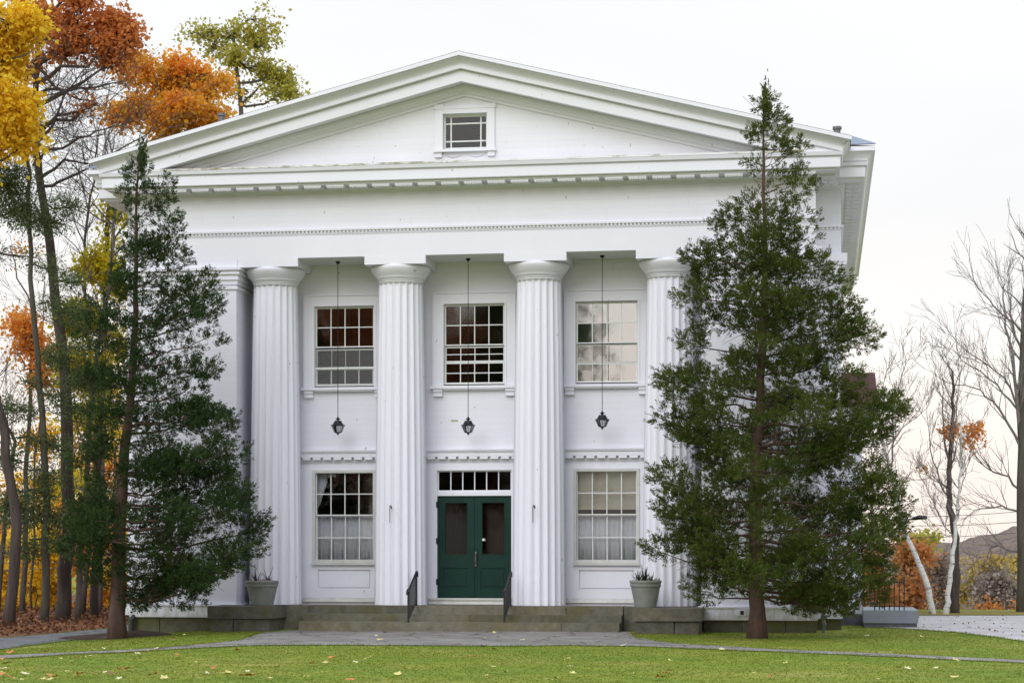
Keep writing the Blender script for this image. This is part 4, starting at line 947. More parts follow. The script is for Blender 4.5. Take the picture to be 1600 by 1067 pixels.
# ------------------------------------------------------------------ broadleaf trees
def px_pts(pts, y): return [np.array(at_y(u, v, y)) for u, v in pts]
def blob_tree(name, label, y, trunk_px, r0, blobs, mat, bk='bark_dark', group='autumn trees in the woods', seed=1, leaf=.13, cat='tree', twiglev=0, crown_name='crown'):
    """trunk_px: photo points of the trunk at depth y; blobs: (u, v, ru, rv, leaves) masses of the crown, with their own depth"""
    rg = np.random.default_rng(seed); tp = px_pts(trunk_px, y); g = tp[0].copy(); T = empty(name, tuple(g), label, cat, group)
    tp[0][2] -= .3
    pts = []
    for a, b in zip(tp[:-1], tp[1:]): pts += list(wob(a, b, 5, .03, rg))[:-1]
    pts.append(tp[-1]); m = len(pts)
    if r0 > 0: MB().tube(pts, [r0 * (1.25 if i == 0 else 1) * (1 - .72 * i / m) for i in range(m)], 10).build('trunk', bk, T, smooth=True)
    wood = Wood(); VV = []; QQ = []; k = 0
    for (u, v, ru_, rv, nl) in blobs:
        c = np.array(at_y(u, v, y)); sx = abs(at_y(u + ru_, v, y).x - c[0]); sz = abs(at_y(u, v - rv, y).z - c[2]); sy = .8 * (sx + sz) / 2
        low = [p for p in pts if p[2] < c[2] + .3 * sz] or [pts[0]]; st = min(low, key=lambda p: np.linalg.norm(p - c) + 1.2 * max(0, p[2] - c[2] + .5)); 
        if np.linalg.norm(st - c) > .4 and r0 > 0: wood.tube(wob(st, c, 6, .10, rg), list(np.linspace(max(.02, r0 * .38), .014, 6)), 5, cap=False)
        per = 22; nc = max(4, int(nl / per * 1.15)); e = unit(rg.normal(size=(nc, 3))) * (rg.random((nc, 1)) ** .42); 
        ns = max(4, int(2 + 2.0 * (sx + sz))); sc = unit(rg.normal(size=(ns, 3))) * rg.uniform(.25, 1.05, (ns, 1)); sr = rg.uniform(.2, .47, ns); pk = rg.choice(ns, nc, p=sr ** 2 / (sr ** 2).sum())
        cs = c + (sc[pk] + e * sr[pk][:, None]) * np.array([sx, sy, sz])
        cs = cs[np.array([mnoise.noise(Vector(tuple(q * 1.15 + seed))) > -.16 for q in cs])]; nc = len(cs)
        if nc == 0: continue
        for q in cs[::max(1, nc // 40)]: wood.tube(wob(c, q, 4, .06, rg), [.016, .011, .008, .005], 3, cap=False)
        if nl > 0:
            V, Q = clump_leaves(cs, .20, per, leaf * .9, rg); VV.append(V); QQ.append(Q + k); k += len(V)
        if twiglev:
            for q in cs[::3]: wood.twigs(q, q - c + np.array([0, 0, .3]), .8, .012, twiglev, rg)
    if wood.v: tag(wood.build('branches', 'twig', T), kind='stuff')
    if VV: foliage(crown_name, np.concatenate(VV), np.concatenate(QQ), mat, T)
    return T
blob_tree('maple_tree', 'orange and red maple rising behind the left slope of the roof', 17, [(268, 960), (272, 600), (275, 330), (280, 200)], .2,
          [(245, 130, 55, 44, 5200), (300, 118, 44, 36, 3600), (330, 165, 44, 44, 4200), (225, 178, 48, 36, 4200), (285, 185, 66, 38, 5200), (278, 92, 16, 16, 300), (215, 150, 24, 20, 600), (350, 190, 24, 30, 900)], 'leaf_maple', seed=3, leaf=.14)
blob_tree('olive_tree', 'sparse yellow-green tree standing beyond the maple and the roof', 27, [(390, 900), (385, 500), (378, 200), (365, 60)], .16,
          [(345, 50, 42, 24, 800), (400, 75, 46, 26, 1300), (370, 100, 50, 24, 1400), (425, 120, 40, 22, 900), (440, 150, 34, 18, 600), (330, 75, 40, 20, 460), (390, 30, 40, 18, 500), (455, 110, 16, 20, 220), (300, 52, 22, 10, 140), (380, 140, 36, 20, 400)], 'leaf_olive', 'bark_grey', seed=4, leaf=.14)
blob_tree('oak_tree', 'russet oak with broad limbs high above the left woods', 8, [(96, 965), (108, 800), (100, 560), (78, 380), (52, 200), (60, 60)], .2,
          [(120, 40, 58, 42, 2400), (170, 30, 36, 40, 1900), (175, 80, 34, 30, 1200), (80, 80, 44, 24, 900), (200, 60, 16, 26, 500), (190, 105, 18, 16, 300), (60, 15, 40, 24, 900), (120, -30, 80, 40, 2500), (150, 165, 30, 14, 130), (50, 110, 25, 14, 260)], 'leaf_russet', seed=5, leaf=.14)
blob_tree('yellow_maple', 'bright yellow maple at the upper left edge of the woods', 5, [(12, 972), (26, 820), (8, 680), (-40, 480), (-50, 200), (-40, 20)], .15,
          [(15, 40, 42, 46, 4200), (0, 110, 42, 50, 4200), (8, 180, 38, 42, 3800), (38, 22, 26, 26, 1400), (25, 215, 30, 26, 1600), (-40, 160, 50, 80, 2400), (55, 75, 10, 8, 90), (62, 225, 12, 8, 90), (30, 140, 26, 30, 1400)], 'leaf_yellow', seed=6, leaf=.15)
blob_tree('orange_sapling', 'orange leaved tree between the trunks of the left woods', 12, [(35, 965), (42, 780), (48, 600), (50, 500)], .09,
          [(40, 520, 36, 28, 1700), (18, 550, 34, 24, 1300), (62, 555, 26, 24, 900), (55, 590, 20, 18, 500), (15, 385, 25, 14, 360), (85, 540, 12, 16, 200)], 'leaf_orange', seed=7, leaf=.13)
blob_tree('lime_tree', 'yellow-green tree close to the left corner of the building', 9, [(148, 962), (152, 800), (158, 600), (168, 400), (172, 250)], .12,
          [(160, 415, 38, 40, 6000), (152, 500, 36, 38, 4600), (175, 330, 22, 30, 700), (185, 300, 14, 24, 360), (145, 570, 36, 36, 3000), (155, 640, 32, 34, 2200), (175, 450, 26, 24, 700), (130, 480, 20, 20, 200), (190, 540, 20, 40, 600)], 'leaf_lime', seed=8, leaf=.12)
blob_tree('pine_tree', 'grey-green pine with drooping boughs among the left trunks', 6.5, [(68, 962), (74, 800), (66, 640), (52, 480), (44, 300), (40, 180)], .11,
          [], 'pine_green', 'bark_moss', seed=9)
def needle_boughs(T, y, blobs, mat, seed):
    rg = np.random.default_rng(seed); VV = []; QQ = []; k = 0; wood = Wood()
    for (u, v, ru_, rv, nl) in blobs:
        c = np.array(at_y(u, v, y)); sx = abs(at_y(u + ru_, v, y).x - c[0]); sz = abs(at_y(u, v - rv, y).z - c[2])
        nc = max(3, nl // 30); e = unit(rg.normal(size=(nc, 3))) * rg.random((nc, 1)) ** .5; cs = c + e * np.array([sx, .9 * sx, sz])
        wood.tube(wob(c - np.array([sx, 0, -.1]), c + np.array([sx, 0, -.1]), 6, .06, rg), [.03, .028, .024, .018, .014, .008], 4, cap=False)
        for q in cs[::2]: wood.tube(wob(c + (q - c) * np.array([.6, 0, 0]), q, 3, .04, rg), [.012, .008, .005], 3, cap=False)
        C = np.repeat(cs, 62, 0); off = rg.normal(size=C.shape) * .12; D = unit(off * 5 + rg.normal(size=C.shape) * .5 + np.array([0, 0, .1])); L = rg.uniform(.05, .13, len(C))
        V, Q = kites(C + off, D, L, L * .15, .05, rg); VV.append(V); QQ.append(Q + k); k += len(V)
    tag(wood.build('boughs', 'twig', T), kind='stuff'); foliage('crown', np.concatenate(VV), np.concatenate(QQ), mat, T)
needle_boughs(bpy.data.objects['pine_tree'], 6.5, [(15, 290, 40, 20, 1300), (30, 330, 46, 24, 1700), (70, 345, 34, 16, 700), (100, 325, 26, 12, 420), (15, 265, 26, 14, 500), (70, 420, 30, 12, 260), (30, 400, 36, 12, 260), (20, 640, 40, 16, 600), (60, 600, 20, 14, 240),
    (95, 480, 34, 12, 500), (130, 490, 36, 14, 500), (120, 545, 34, 14, 420), (60, 690, 34, 14, 500), (90, 620, 22, 16, 360), (100, 700, 30, 14, 420), (50, 810, 44, 16, 1100), (20, 790, 30, 18, 700), (95, 810, 36, 16, 700), (120, 640, 30, 14, 420), (130, 810, 36, 16, 600), (90, 850, 44, 14, 700), (150, 770, 26, 20, 500), (140, 590, 26, 20, 400), (150, 690, 26, 20, 400), (165, 600, 20, 30, 400), (60, 770, 36, 18, 700), (110, 440, 24, 12, 420), (90, 560, 28, 14, 600), (30, 860, 36, 12, 600), (75, 740, 30, 14, 500), (125, 600, 26, 14, 500), (10, 720, 26, 20, 500)], 'pine_green', 10)
# plain trunks of the wood, each its own tree
for i, (pts, y, r0, lab) in enumerate((([(120, 962), (128, 840), (140, 700), (150, 560), (172, 430), (182, 320), (176, 240)], 7.5, .13, 'forked bare grey tree beside the left cornice of the building'),
                                  ([(128, 960), (150, 760), (148, 640), (132, 430), (138, 330), (150, 240)], 11, .11, 'slim bare tree between the oak and the yellow-green tree'),
                                  ([(-6, 965), (14, 760), (24, 690), (0, 640), (-30, 600)], 9, .11, 'crooked bare tree at the far left edge of the woods'),
                                  ([(50, 962), (52, 800), (60, 680), (64, 560), (70, 440)], 14, .06, 'slender dark trunk behind the pine in the left woods'),
                                  ([(152, 960), (160, 800), (164, 680), (160, 600)], 13, .15, 'thick grey trunk right behind the left conifer'),
                                  ([(172, 962), (178, 850), (180, 700)], 16, .12, 'grey trunk between the left conifer and the wall'))):
    r0 *= .65; rg = np.random.default_rng(40 + i); tp = px_pts(pts, y); T = empty('bare_tree', tuple(tp[0]), lab, 'tree', 'bare trees in the woods'); P2 = []
    for a, b in zip(tp[:-1], tp[1:]): P2 += list(wob(a, b, 5, .035, rg))[:-1]
    P2.append(tp[-1]); P2[0] = P2[0] - np.array([0, 0, .3]); m = len(P2)
    MB().tube(P2, [r0 * (1.2 if j == 0 else 1) * (1 - .7 * j / m) for j in range(m)], 9).build('trunk', 'bark_grey' if i in (0, 4, 5) else 'bark_dark', T, smooth=True)
    wd = Wood()
    for j in range(int(m * .35), m):
        for q in range(2 if i < 3 else 1):
            d = np.array([rg.normal() * .8, rg.normal() * .6, .35 + rg.random() * .5]); wd.twigs(P2[j], d, rg.uniform(1.1, 2.4), r0 * .28, 2, rg, None, .6, .08, (3, 5), .62)
    tag(wd.build('branches', 'twig', T), kind='stuff')
# long bare limbs of the oak and its twigs against the sky
o = bpy.data.objects['oak_tree']; rg = np.random.default_rng(77); wd = Wood()
for pts in ([(52, 260), (70, 235), (110, 225), (150, 205), (195, 195)], [(48, 150), (90, 140), (140, 138), (190, 128)], [(50, 120), (70, 95), (100, 88), (140, 82)], [(50, 95), (80, 130), (110, 150), (160, 165)], [(58, 300), (90, 285), (140, 262), (170, 250)], [(56, 210), (90, 180), (125, 175), (118, 190)], [(60, 280), (100, 250), (150, 255)], [(52, 230), (80, 200), (100, 150), (130, 110)]):
    P3 = []; tp = px_pts(pts, 8)
    for a, b in zip(tp[:-1], tp[1:]): P3 += list(wob(a, b, 4, .03, rg))[:-1]
    P3.append(tp[-1]); m = len(P3); wd.tube(P3, list(np.linspace(.055, .012, m)), 5, cap=False)
    for j in range(2, m):
        for q in range(2): wd.twigs(P3[j], np.array([rg.normal() * .7 + .2, rg.normal() * .7, rg.normal() * .5 + .15]), rg.uniform(.7, 1.5), .014, 2, rg, None, .6, .05, (3, 5), .6)
tag(wd.build('limbs', 'twig', o), kind='stuff')
# yellow and orange understorey behind the trunks
for i, (u, vb, y, blobs, mat, lab) in enumerate((
    (10, 955, 17, [(0, 900, 50, 50, 2600), (25, 860, 40, 34, 1400), (-40, 900, 40, 50, 1000), (40, 930, 30, 30, 1200)], 'leaf_yellow', 'yellow shrub at the left edge behind the woods'),
    (55, 955, 15, [(50, 910, 34, 48, 2400), (60, 860, 30, 32, 1200)], 'leaf_yellow', 'deep yellow shrub between the two thick left trunks'),
    (90, 958, 16, [(88, 880, 28, 60, 2000), (85, 930, 32, 28, 1400), (90, 830, 26, 30, 900)], 'leaf_yellow', 'yellow shrub just behind the thickest trunk'),
    (128, 957, 15, [(128, 900, 26, 50, 1900), (140, 850, 28, 36, 1200), (120, 810, 24, 34, 900)], 'leaf_orange', 'orange shrub between the thickest trunk and the left conifer'),
    (160, 958, 18, [(160, 915, 22, 40, 900), (180, 930, 22, 34, 600)], 'leaf_gold', 'golden shrub right behind the left conifer trunk'))):
    blob_tree('autumn_shrub', lab, y, [(u, vb), (u, vb - 40)], .03, blobs, mat, 'bark_dark', 'autumn shrubs in the woods', 60 + i, .14, 'shrub')
for i, (u, y, blobs, mat, lab) in enumerate((
    (30, 34, [(30, 800, 44, 34, 900), (10, 760, 40, 30, 500)], 'leaf_gold', 'small golden tree far back at the left of the woods'),
    (100, 36, [(100, 790, 36, 44, 900), (115, 720, 26, 36, 420)], 'leaf_yellow', 'small yellow tree far back behind the thickest trunk'),
    (150, 33, [(150, 780, 30, 50, 900), (140, 690, 24, 36, 420), (168, 720, 20, 40, 420)], 'leaf_orange', 'small orange tree far back beside the left conifer'),
    (190, 38, [(192, 760, 22, 60, 900), (184, 660, 18, 40, 500)], 'leaf_gold', 'small golden tree far back beside the building corner'),
    (66, 30, [(66, 760, 30, 40, 900), (80, 690, 26, 30, 500), (50, 690, 22, 24, 300), (92, 850, 40, 30, 900)], 'leaf_gold', 'golden tree behind the pine in the middle of the woods'),
    (125, 28, [(130, 660, 34, 40, 900), (112, 600, 26, 30, 420), (150, 600, 30, 36, 600), (120, 760, 30, 40, 900)], 'leaf_lime', 'yellow-green tree behind the thickest trunk of the woods'),
    (176, 30, [(176, 690, 22, 50, 800), (170, 580, 22, 40, 500), (182, 820, 22, 60, 1000)], 'leaf_yellow', 'yellow tree directly behind the left conifer'),
    (-30, 30, [(-10, 880, 50, 40, 900), (10, 840, 40, 26, 600), (30, 500, 26, 16, 260)], 'leaf_orange', 'orange tree at the far left edge of the woods'))):
    blob_tree('distant_tree', lab, y, [(u, 945), (u + 4, 850), (u + 2, 740)], .055, blobs, mat, 'bark_dark', 'far trees of the woods', 80 + i, .17)
# leaf litter and low brush on the forest floor
rg = np.random.default_rng(5); n = 30000; x = rg.uniform(-22, -7.5, n); y = rg.uniform(-9, 22, n)
def inside(px, py, poly):
    poly = np.array(poly); c = np.zeros(len(px), bool); j = len(poly) - 1
    for i in range(len(poly)):
        xi, yi = poly[i]; xj, yj = poly[j]; hit = ((yi > py) != (yj > py)) & (px < (xj - xi) * (py - yi) / (yj - yi + 1e-12) + xi); c ^= hit; j = i
    return c
k_ = inside(x, y, fpoly); x, y = x[k_], y[k_]; P = np.stack([x, y, np.array([gzn(a, b) for a, b in zip(x, y)]) + .012 + rg.random(len(x)) ** 3 * .16], 1)
D = unit(rg.normal(size=P.shape) * np.array([1, 1, .35])); L = rg.uniform(.05, .12, len(P)); V, Q = kites(P, D, L, L * .4, .15, rg)
lit = link('leaf_litter', np_mesh('leaf_litter', V, Q), 'leaf_litter'); tag(lit, 'brown and rust fallen leaves covering the forest floor', 'leaf litter', kind='stuff')

n = 600; x = rg.uniform(9.6, 22, n); y = rg.uniform(-6, 11.5, n); k_ = inside(x, y, POLYS[2]); x, y = x[k_], y[k_]
P = np.stack([x, y, np.array([gzn(a, b) for a, b in zip(x, y)]) + .03], 1); D = unit(rg.normal(size=P.shape) * np.array([1, 1, .3])); L = rg.uniform(.035, .075, len(P)); V, Q = kites(P, D, L, L * .4, .15, rg)
tag(link('lot_leaf_litter', np_mesh('lot_leaf_litter', V, Q), 'leaf_litter'), 'brown fallen leaves strewn over the gravel lot', 'leaf litter', kind='stuff')
# ------------------------------------------------------------------ right side: birches, bare trees, brush, hills
def bare(name, label, y, trunk_px, r0, limbs, bk, tw, seed, group, ntw=2, tl=1.2, lev=2, leaves=None):
    rg = np.random.default_rng(seed); tp = px_pts(trunk_px, y); T = empty(name, tuple(tp[0]), label, 'tree', group); P2 = []
    for a, b in zip(tp[:-1], tp[1:]): P2 += list(wob(a, b, 5, .02, rg))[:-1]
    P2.append(tp[-1]); P2[0] = P2[0] - np.array([0, 0, .4]); m = len(P2); r = [r0 * (1.15 if j == 0 else 1) * (1 - .8 * j / m) for j in range(m)]
    MB().tube(P2, r, 10).build('trunk', bk, T, smooth=True); wd = Wood(); tips = []
    for j in range(int(m * .55), m):
        for q in range(ntw): wd.twigs(P2[j], np.array([rg.normal() * .5, rg.normal() * .5, .6]), tl * rg.uniform(.6, 1.2), r[j] * .45, lev, rg, tips, .4, .15, (3, 5), .62)
    for (pts, rl) in limbs:
        tq = px_pts(pts, y); dy = rg.normal() * 1.2; P3 = []
        for i_, a in enumerate(tq): a[1] += dy * i_ / len(tq)
        for a, b in zip(tq[:-1], tq[1:]): P3 += list(wob(a, b, 4, .03, rg))[:-1]
        P3.append(tq[-1]); mm = len(P3); rr = np.linspace(rl * .72, .007, mm); wd.tube(P3, list(rr), 5, cap=False)
        for j in range(2, mm):
            for q in range(ntw):
                dd = P3[j] - P3[j - 1]; dd /= np.linalg.norm(dd); wd.twigs(P3[j], dd + rg.normal(size=3) * .45 + np.array([0, 0, .25]), tl * rg.uniform(.5, 1.1), max(.007, rr[j] * .5), lev, rg, tips, .4, .15, (3, 5), .62)
    tag(wd.build('branches', tw, T), kind='stuff')
    if leaves:
        VV = []; QQ = []; k = 0
        for (u, v, ru_, rv, nl) in leaves:
            c = np.array(at_y(u, v, y)); sx = abs(at_y(u + ru_, v, y).x - c[0]); sz = abs(at_y(u, v - rv, y).z - c[2]); nc = max(2, nl // 12)
            cs = c + unit(rg.normal(size=(nc, 3))) * rg.random((nc, 1)) ** .5 * np.array([sx, sx, sz]); V, Q = clump_leaves(cs, .12, 12, .11, rg); VV.append(V); QQ.append(Q + k); k += len(V)
        foliage('crown', np.concatenate(VV), np.concatenate(QQ), 'leaf_orange', T)
    return T
G = 'bare trees beyond the gravel lot'
bare('bare_tree', 'large bare mossy tree at the right edge of the lot', 14, [(1597, 962), (1596, 800), (1597, 600), (1600, 480), (1606, 380)], .165,
     [([(1596, 690), (1588, 620), (1575, 530), (1565, 470), (1556, 430)], .09), ([(1592, 640), (1570, 590), (1530, 560), (1490, 525)], .05), ([(1590, 640), (1560, 600), (1520, 570), (1487, 540)], .045), ([(1598, 560), (1585, 500), (1580, 450), (1583, 410)], .06), ([(1595, 700), (1560, 640), (1530, 612), (1470, 598)], .06), ([(1594, 765), (1565, 742), (1535, 728), (1505, 690)], .05), ([(1595, 800), (1565, 790), (1530, 795), (1505, 810)], .045), ([(1594, 862), (1560, 852), (1530, 870), (1508, 900)], .045), ([(1598, 520), (1575, 500), (1545, 470), (1520, 440)], .05), ([(1600, 470), (1612, 430), (1610, 400)], .06)], 'bark_moss', 'twig_grey', 101, G, 2, 1.1, 1)
bare('bare_tree', 'slim dark bare tree with a few orange leaves behind the birch', 13, [(1493, 960), (1492, 880), (1491, 830), (1484, 780), (1484, 720), (1490, 640), (1488, 580)], .13,
     [([(1488, 790), (1470, 755), (1455, 700), (1450, 640)], .045), ([(1484, 730), (1476, 690), (1474, 620), (1470, 580)], .04), ([(1485, 720), (1495, 650), (1500, 590)], .035), ([(1470, 755), (1455, 748), (1440, 750)], .02), ([(1491, 840), (1478, 836), (1476, 822)], .02), ([(1492, 905), (1475, 915), (1462, 935)], .025)], 'bark_dark', 'twig_grey', 102, G, 1, .9, 2,
     [(1487, 672, 12, 10, 190), (1522, 672, 12, 14, 220), (1515, 690, 10, 8, 80), (1440, 730, 6, 6, 30)])
G2 = 'white birches beside the gravel lot'
bare('birch_tree', 'white birch leaning to the left at the edge of the lot', 12, [(1461, 960), (1446, 905), (1432, 870), (1414, 830), (1402, 780), (1390, 735), (1380, 690), (1370, 655)], .088,
     [([(1390, 735), (1396, 690), (1395, 640), (1408, 590), (1415, 560)], .04), ([(1395, 690), (1420, 660), (1450, 635)], .025), ([(1380, 690), (1370, 640), (1385, 580)], .03), ([(1402, 780), (1380, 760), (1360, 730)], .02)], 'bark_birch', 'twig_pale', 103, G2, 1, .9, 2)
bare('birch_tree', 'upright white birch standing before the slim dark tree', 11.8, [(1477, 961), (1482, 920), (1488, 870), (1493, 830), (1497, 780), (1500, 720), (1503, 650)], .08,
     [([(1490, 850), (1470, 810), (1450, 770), (1436, 740)], .025), ([(1497, 780), (1510, 740), (1520, 700)], .02), ([(1500, 730), (1490, 690), (1485, 640)], .02)], 'bark_birch', 'twig_pale', 104, G2, 1, .7, 2)
Gb = 'autumn shrubs beyond the gravel lot'
for i, (u, y, blobs, mat, lab, lf) in enumerate((
    (1425, 24, [(1420, 895, 26, 50, 1800), (1435, 920, 24, 34, 900), (1440, 870, 14, 26, 400), (1410, 940, 20, 20, 500)], 'leaf_rust', 'rust-brown shrub between the landing and the leaning birch', .15),
    (1370, 20, [(1365, 890, 22, 36, 900), (1390, 925, 24, 26, 900), (1350, 930, 16, 20, 300)], 'leaf_rust', 'orange shrub seen through the railing of the side landing', .14),
    (1400, 46, [(1420, 850, 34, 26, 800), (1450, 850, 22, 20, 420)], 'leaf_olive', 'olive tree top beyond the rust-brown shrub', .2),
    (1465, 40, [(1462, 900, 26, 44, 1300), (1470, 940, 26, 22, 600), (1445, 880, 22, 30, 500)], 'leaf_brown', 'brown thicket between the two birches', .17),
    (1530, 42, [(1520, 905, 30, 44, 900), (1550, 890, 36, 24, 700), (1505, 930, 20, 30, 500)], 'leaf_tan', 'tan shrub right of the upright birch', .18),
    (1560, 38, [(1550, 930, 36, 26, 1300), (1580, 915, 30, 36, 1200), (1530, 940, 30, 16, 600)], 'leaf_grey', 'grey-brown brush beyond the gravel lot', .17),
    (1600, 44, [(1590, 885, 30, 22, 700), (1620, 900, 30, 40, 900)], 'leaf_tan', 'tan shrub by the large tree at the right edge', .18),
    (1570, 36, [(1585, 948, 24, 8, 200), (1545, 950, 26, 7, 200)], 'leaf_russet', 'low russet brush along the far grass strip', .15))):
    c = at_y(u, 950, y); g0 = gz(c.x, y); vb = VH - (g0 - EYE) * F / ((c.x - CAMX) * FWD[0] + (y - CAMY) * FWD[1])
    blob_tree('autumn_shrub', lab, y, [(u, vb), (u + 2, 900)], .05, blobs, mat, 'bark_dark', Gb, 120 + i, lf, 'shrub', 1 if mat in ('leaf_grey', 'leaf_brown', 'leaf_tan') else 0)
def hill(name, y, us, vs, mat, label, depth, amp, seed, nx_=220):
    ctrl = [at_y(u, v, y) for u, v in zip(us, vs)]; X = np.array([p.x for p in ctrl]); Z = np.array([p.z for p in ctrl]); xx = np.linspace(X[0], X[-1], nx_); vsx = []; m = 16
    for j in range(m):
        t = j / (m - 1)
        for a in xx:
            h = np.interp(a, X, Z) + 9; zz = -9 + h * math.sin(min(1, t * 1.25) * math.pi / 2); n1 = mnoise.noise(Vector((a / amp * .45, t * 9, seed))) + .6 * mnoise.noise(Vector((a / amp * 1.3, t * 25, seed))) + .5 * mnoise.noise(Vector((a / amp * 4, t * 60, seed)))
            vsx.append((a, y - depth * (1 - t), zz + n1 * amp * (.13 if amp < 6 else .08) * (.3 + t)))
    q = np.array([(j * nx_ + i, j * nx_ + i + 1, (j + 1) * nx_ + i + 1, (j + 1) * nx_ + i) for j in range(m - 1) for i in range(nx_ - 1)])
    return tag(link(name, np_mesh(name, vsx, q), mat), label, 'hill', kind='structure')
hill('wooded_hill', 300, [-900, -200, 300, 1200, 1440, 1490, 1540, 1600, 1700, 2200], [815, 800, 840, 850, 852, 848, 836, 822, 812, 790], 'hill_near', 'brown wooded hill on the right horizon', 180, 5, 1, 900)
hill('far_hill', 900, [-1500, 300, 1300, 1500, 1560, 1620, 1900, 2600], [836, 844, 853, 848, 838, 834, 824, 824], 'hill_far', 'blue-grey far hill at the right edge', 300, 9, 4, 300)

# street lamp and wires
p = at_y(1362, 900, 22); sl = empty('street_lamp', (p.x, 22, gz(p.x, 22)), 'dark street lamp reaching out from behind the right conifer', 'street lamp')
q = at_y(1424, 811, 22); e = at_y(1449, 808.5, 22)
MB().tube([(p.x, 22, gz(p.x, 22) - .2), (p.x, 22, q.z - .25)], [.09, .07], 10).build('pole', 'pipe_grey', sl); MB().tube([(p.x, 22, q.z - .3), (p.x + .2, 22, q.z - .03), (q.x, 22, q.z)], .03, 8).build('arm', 'pipe_grey', sl)
MB().tube([tuple(q), (q.x + .08, 22, q.z + .02), ((q.x + e.x) / 2, 22, e.z + .01), (e.x - .03, 22, e.z), tuple(e)], [.03, .055, .075, .06, .02], 10).build('lamp_head', 'lantern_metal', sl)
for i, (a, b, y, lab) in enumerate((((1300, 806), (1760, 778), 26, 'topmost overhead wire above the gravel lot'), ((1300, 818), (1760, 797), 26, 'second overhead wire above the gravel lot'), ((1300, 838), (1760, 812), 28, 'lowest overhead wire above the gravel lot'), ((-120, 868), (230, 866), 14, 'upper wire strung between the left trunks'), ((-120, 884), (230, 868), 14, 'lower wire strung between the left trunks'))):
    A, Bp = at_y(*a, y), at_y(*b, y); pts = [A.lerp(Bp, t) - Vector((0, 0, .25 * math.sin(math.pi * t))) for t in np.linspace(0, 1, 14)]
    tag(MB().tube(pts, .010, 5).build('overhead_wire', 'wire', loc=tuple(A)), lab, 'wire', 'overhead wires')

# ------------------------------------------------------------------ trees behind the camera, seen mirrored in the windows
blob_tree('street_oak', 'russet oak across the street mirrored in the upper windows', -64, [(800, 900), (802, 900)], 0, [], 'leaf_russet') if False else None
def mirror_tree(name, label, x, y, h, rx, mat, seed, n, conical=False, z0=.25):
    rg = np.random.default_rng(seed); T = empty(name, (x, y, 0), label, 'tree'); MB().tube([(x, y, -.2), (x + .1, y, h * .5), (x, y, h * .95)], [.4, .25, .03], 9).build('trunk', 'bark_dark', T)
    nc = n // 40; t = rg.random(nc); e = unit(rg.normal(size=(nc, 3))) * rg.random((nc, 1)) ** .4
    if conical:
        z = h * (z0 + (1 - z0) * t); z = np.round(z / 1.3) * 1.3 + rg.normal(size=nc) * .2; r = rx * np.clip(1.03 - z / h, .02, 1) / (1 - z0); a = rg.uniform(0, 6.28, nc); q = rg.random(nc) ** .5; cs = np.stack([x + r * q * np.cos(a), y + r * q * np.sin(a), z], 1)
    else: cs = np.array([x, y, h * .62]) + e * np.array([rx, rx, h * .38])
    V, Q = clump_leaves(cs, .5, 40, .32, rg); foliage('crown', V, Q, mat, T)
mirror_tree('rust_oak', 'broad rust-brown oak across the street, mirrored in the left upper window', -18.5, -64, 19, 5.5, 'leaf_rust', 200, 22000)
mirror_tree('rust_maple', 'rust-coloured maple across the street, mirrored in the middle upper window', -11.5, -66, 15, 3.6, 'leaf_rust', 201, 15000)
mirror_tree('dark_spruce', 'dark spruce across the street, mirrored at the edge of the right upper window', -7.7, -62, 25, 5.2, 'needle_dark', 202, 16000, True, .2)

# ------------------------------------------------------------------ lawn blades and fallen leaves
rg = np.random.default_rng(9); n = 150000; x = rg.uniform(-12.5, 15, n); y = -19 + 22 * rg.random(n) ** 1.0
keep = np.ones(n, bool)
for poly in POLYS: keep &= ~inside(x, y, poly)
keep &= ~((y > -1.25) & (np.abs(x) < 5.1)) & ~((y > -.02) & (np.abs(x) < 8.1)) & ~((x > 8.3) & (x < 9.9) & (y > 2.5)) & ~(((x - cM.x) / 1.2) ** 2 + ((y - cM.y) / .8) ** 2 < 1)
x, y = x[keep], y[keep]; P = np.stack([x, y, np.array([gzn(a, b) for a, b in zip(x, y)])], 1)
D = unit(rg.normal(size=P.shape) * np.array([1, 1, .25]) + np.array([0, 0, .45])); L = rg.uniform(.015, .035, len(P)); R = unit(np.cross(D, rg.normal(size=P.shape))); w = rg.uniform(.006, .011, len(P))[:, None]
for poly in (POLYS[0], POLYS[1], POLYS[2]):
    pp = np.array(poly); i = rg.integers(0, len(pp) - 1, 9000); t = rg.random(9000)[:, None]; e = pp[i] * (1 - t) + pp[i + 1] * t + rg.normal(size=(9000, 2)) * np.array([.04, .05])
    e = e[(e[:, 0] > -13) & (e[:, 0] < 15) & (e[:, 1] > -20) & ~((e[:, 1] > -1.3) & (np.abs(e[:, 0]) < 5.2)) & (e[:, 1] < 4)]
    Pe = np.stack([e[:, 0], e[:, 1], np.array([gzn(a, b) for a, b in e])], 1); De = unit(rg.normal(size=Pe.shape) * .5 + np.array([0, 0, 1])); Re = unit(np.cross(De, rg.normal(size=Pe.shape)))
    P = np.concatenate([P, Pe]); D = np.concatenate([D, De]); R = np.concatenate([R, Re]); L = np.concatenate([L, rg.uniform(.02, .05, len(Pe))]); w = np.concatenate([w, rg.uniform(.006, .011, len(Pe))[:, None]])
V = np.stack([P - R * w, P + R * w, P + D * L[:, None]], 1).reshape(-1, 3)
gr = link('lawn_grass', np_mesh('lawn_grass', V, None, np.arange(len(V)).reshape(-1, 3)), 'grass_blade'); tag(gr, 'short mown grass blades of the front lawn', 'grass', kind='stuff')
plain('fallen_yellow', (.55, .47, .16), .7, 0, .25, 8); plain('fallen_pale', (.66, .60, .36), .7, 0, .2, 8); plain('fallen_orange', (.52, .20, .05), .7, 0, .3, 8); plain('fallen_brown', (.22, .11, .05), .8, 0, .3, 8)
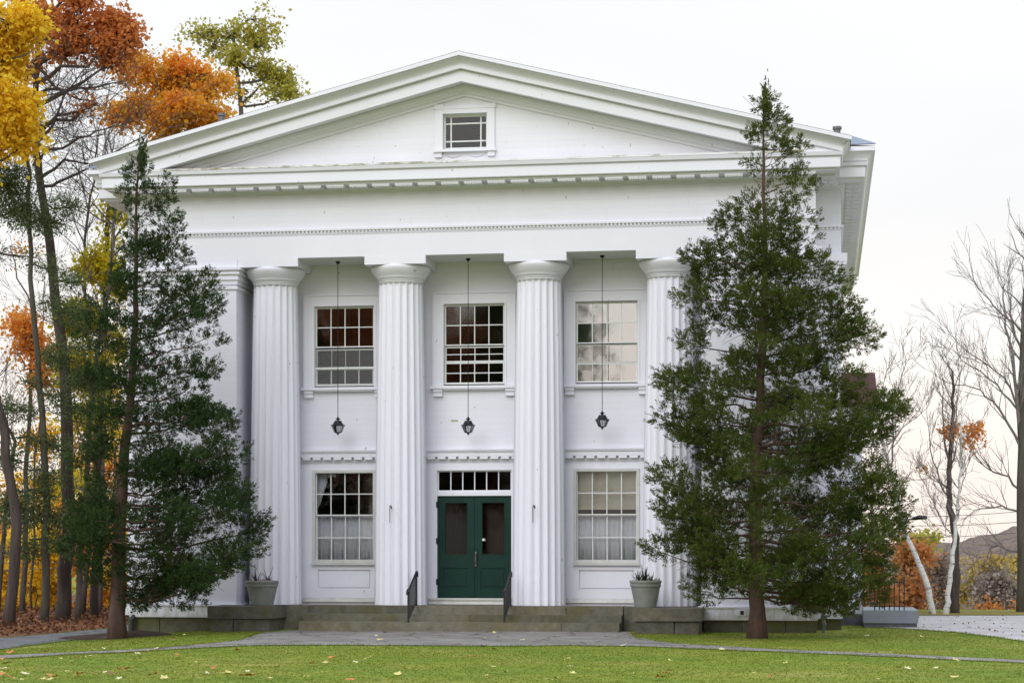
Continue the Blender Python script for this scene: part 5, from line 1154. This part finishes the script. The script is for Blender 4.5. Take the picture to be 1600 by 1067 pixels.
def leaf_mesh(nm, s, seed):
    r_ = random.Random(seed); b = MB(); pts = []; m = 15
    for i in range(m):
        a = 2 * math.pi * i / m; rr = s * (.55 + .45 * abs(math.cos(2.5 * a))) * r_.uniform(.85, 1.1); pts.append((rr * math.cos(a), rr * math.sin(a) * .8, .012 + .35 * s * r_.uniform(0, 1) * (rr / s) ** 2))
    b.v = [(0, 0, .01)] + pts; b.f = [(0, 1 + i, 1 + (i + 1) % m) for i in range(m)]; return b.mesh(nm)
LM = {k: leaf_mesh('fallen_leaf', .066, i) for i, k in enumerate(('fallen_yellow', 'fallen_pale', 'fallen_orange', 'fallen_brown'))}
for k in LM: LM[k].materials.append(MAT[k])
CN = {'fallen_yellow': 'small yellow', 'fallen_pale': 'small pale cream', 'fallen_orange': 'larger orange', 'fallen_brown': 'small brown'}
ZN = ((150, 'at the far left, before the woods'), (420, 'before the left conifer'), (600, 'before the left planter and column'), (820, 'straight before the door'), (1000, 'before the third column'), (1260, 'before the right conifer'), (9999, 'at the far right, before the lot'))
r_ = random.Random(12); spots = []
for i in range(120):
    u = 1600 * r_.random() ** 1.55; v = 1067 - 58 * r_.random() ** 1.5
    if u > 900 and r_.random() < .35: continue
    spots.append((u, v, r_.choices(list(LM), (5, 4, 2, 1))[0]))
spots += [(78, 1060, 'fallen_orange'), (86, 1062, 'fallen_orange'), (124, 1058, 'fallen_orange'), (240, 1058, 'fallen_orange'), (1030, 1062, 'fallen_orange'), (391, 1060, 'fallen_orange'), (200, 1048, 'fallen_orange')]
for i in range(38): spots.append((r_.uniform(60, 1450), r_.uniform(984, 1006), r_.choice(['fallen_yellow', 'fallen_brown', 'fallen_pale', 'fallen_brown'])))
for u, v, k in spots:
    p = on_ground(u, v)
    if p.y > -1.0 and abs(p.x) < 5.2: continue
    if p.y > -.2: continue
    p.z = gzn(p.x, p.y) + .03
    o = link('fallen_leaf', LM[k], None, None, tuple(p)); s = r_.uniform(.55, 1.15) * (1.35 if k == 'fallen_orange' else 1); o.scale = (s, s, s); o.rotation_euler = (r_.uniform(-.3, .3), r_.uniform(-.3, .3), r_.uniform(0, 6.28))
    zn = next(t for lim, t in ZN if u < lim); on = 'the lawn' if v > 1008 else 'the path'
    tag(o, CN[k] + ' fallen leaf on ' + on + ' ' + zn, 'leaf', CN[k] + ' fallen leaves on ' + on + ' ' + zn)
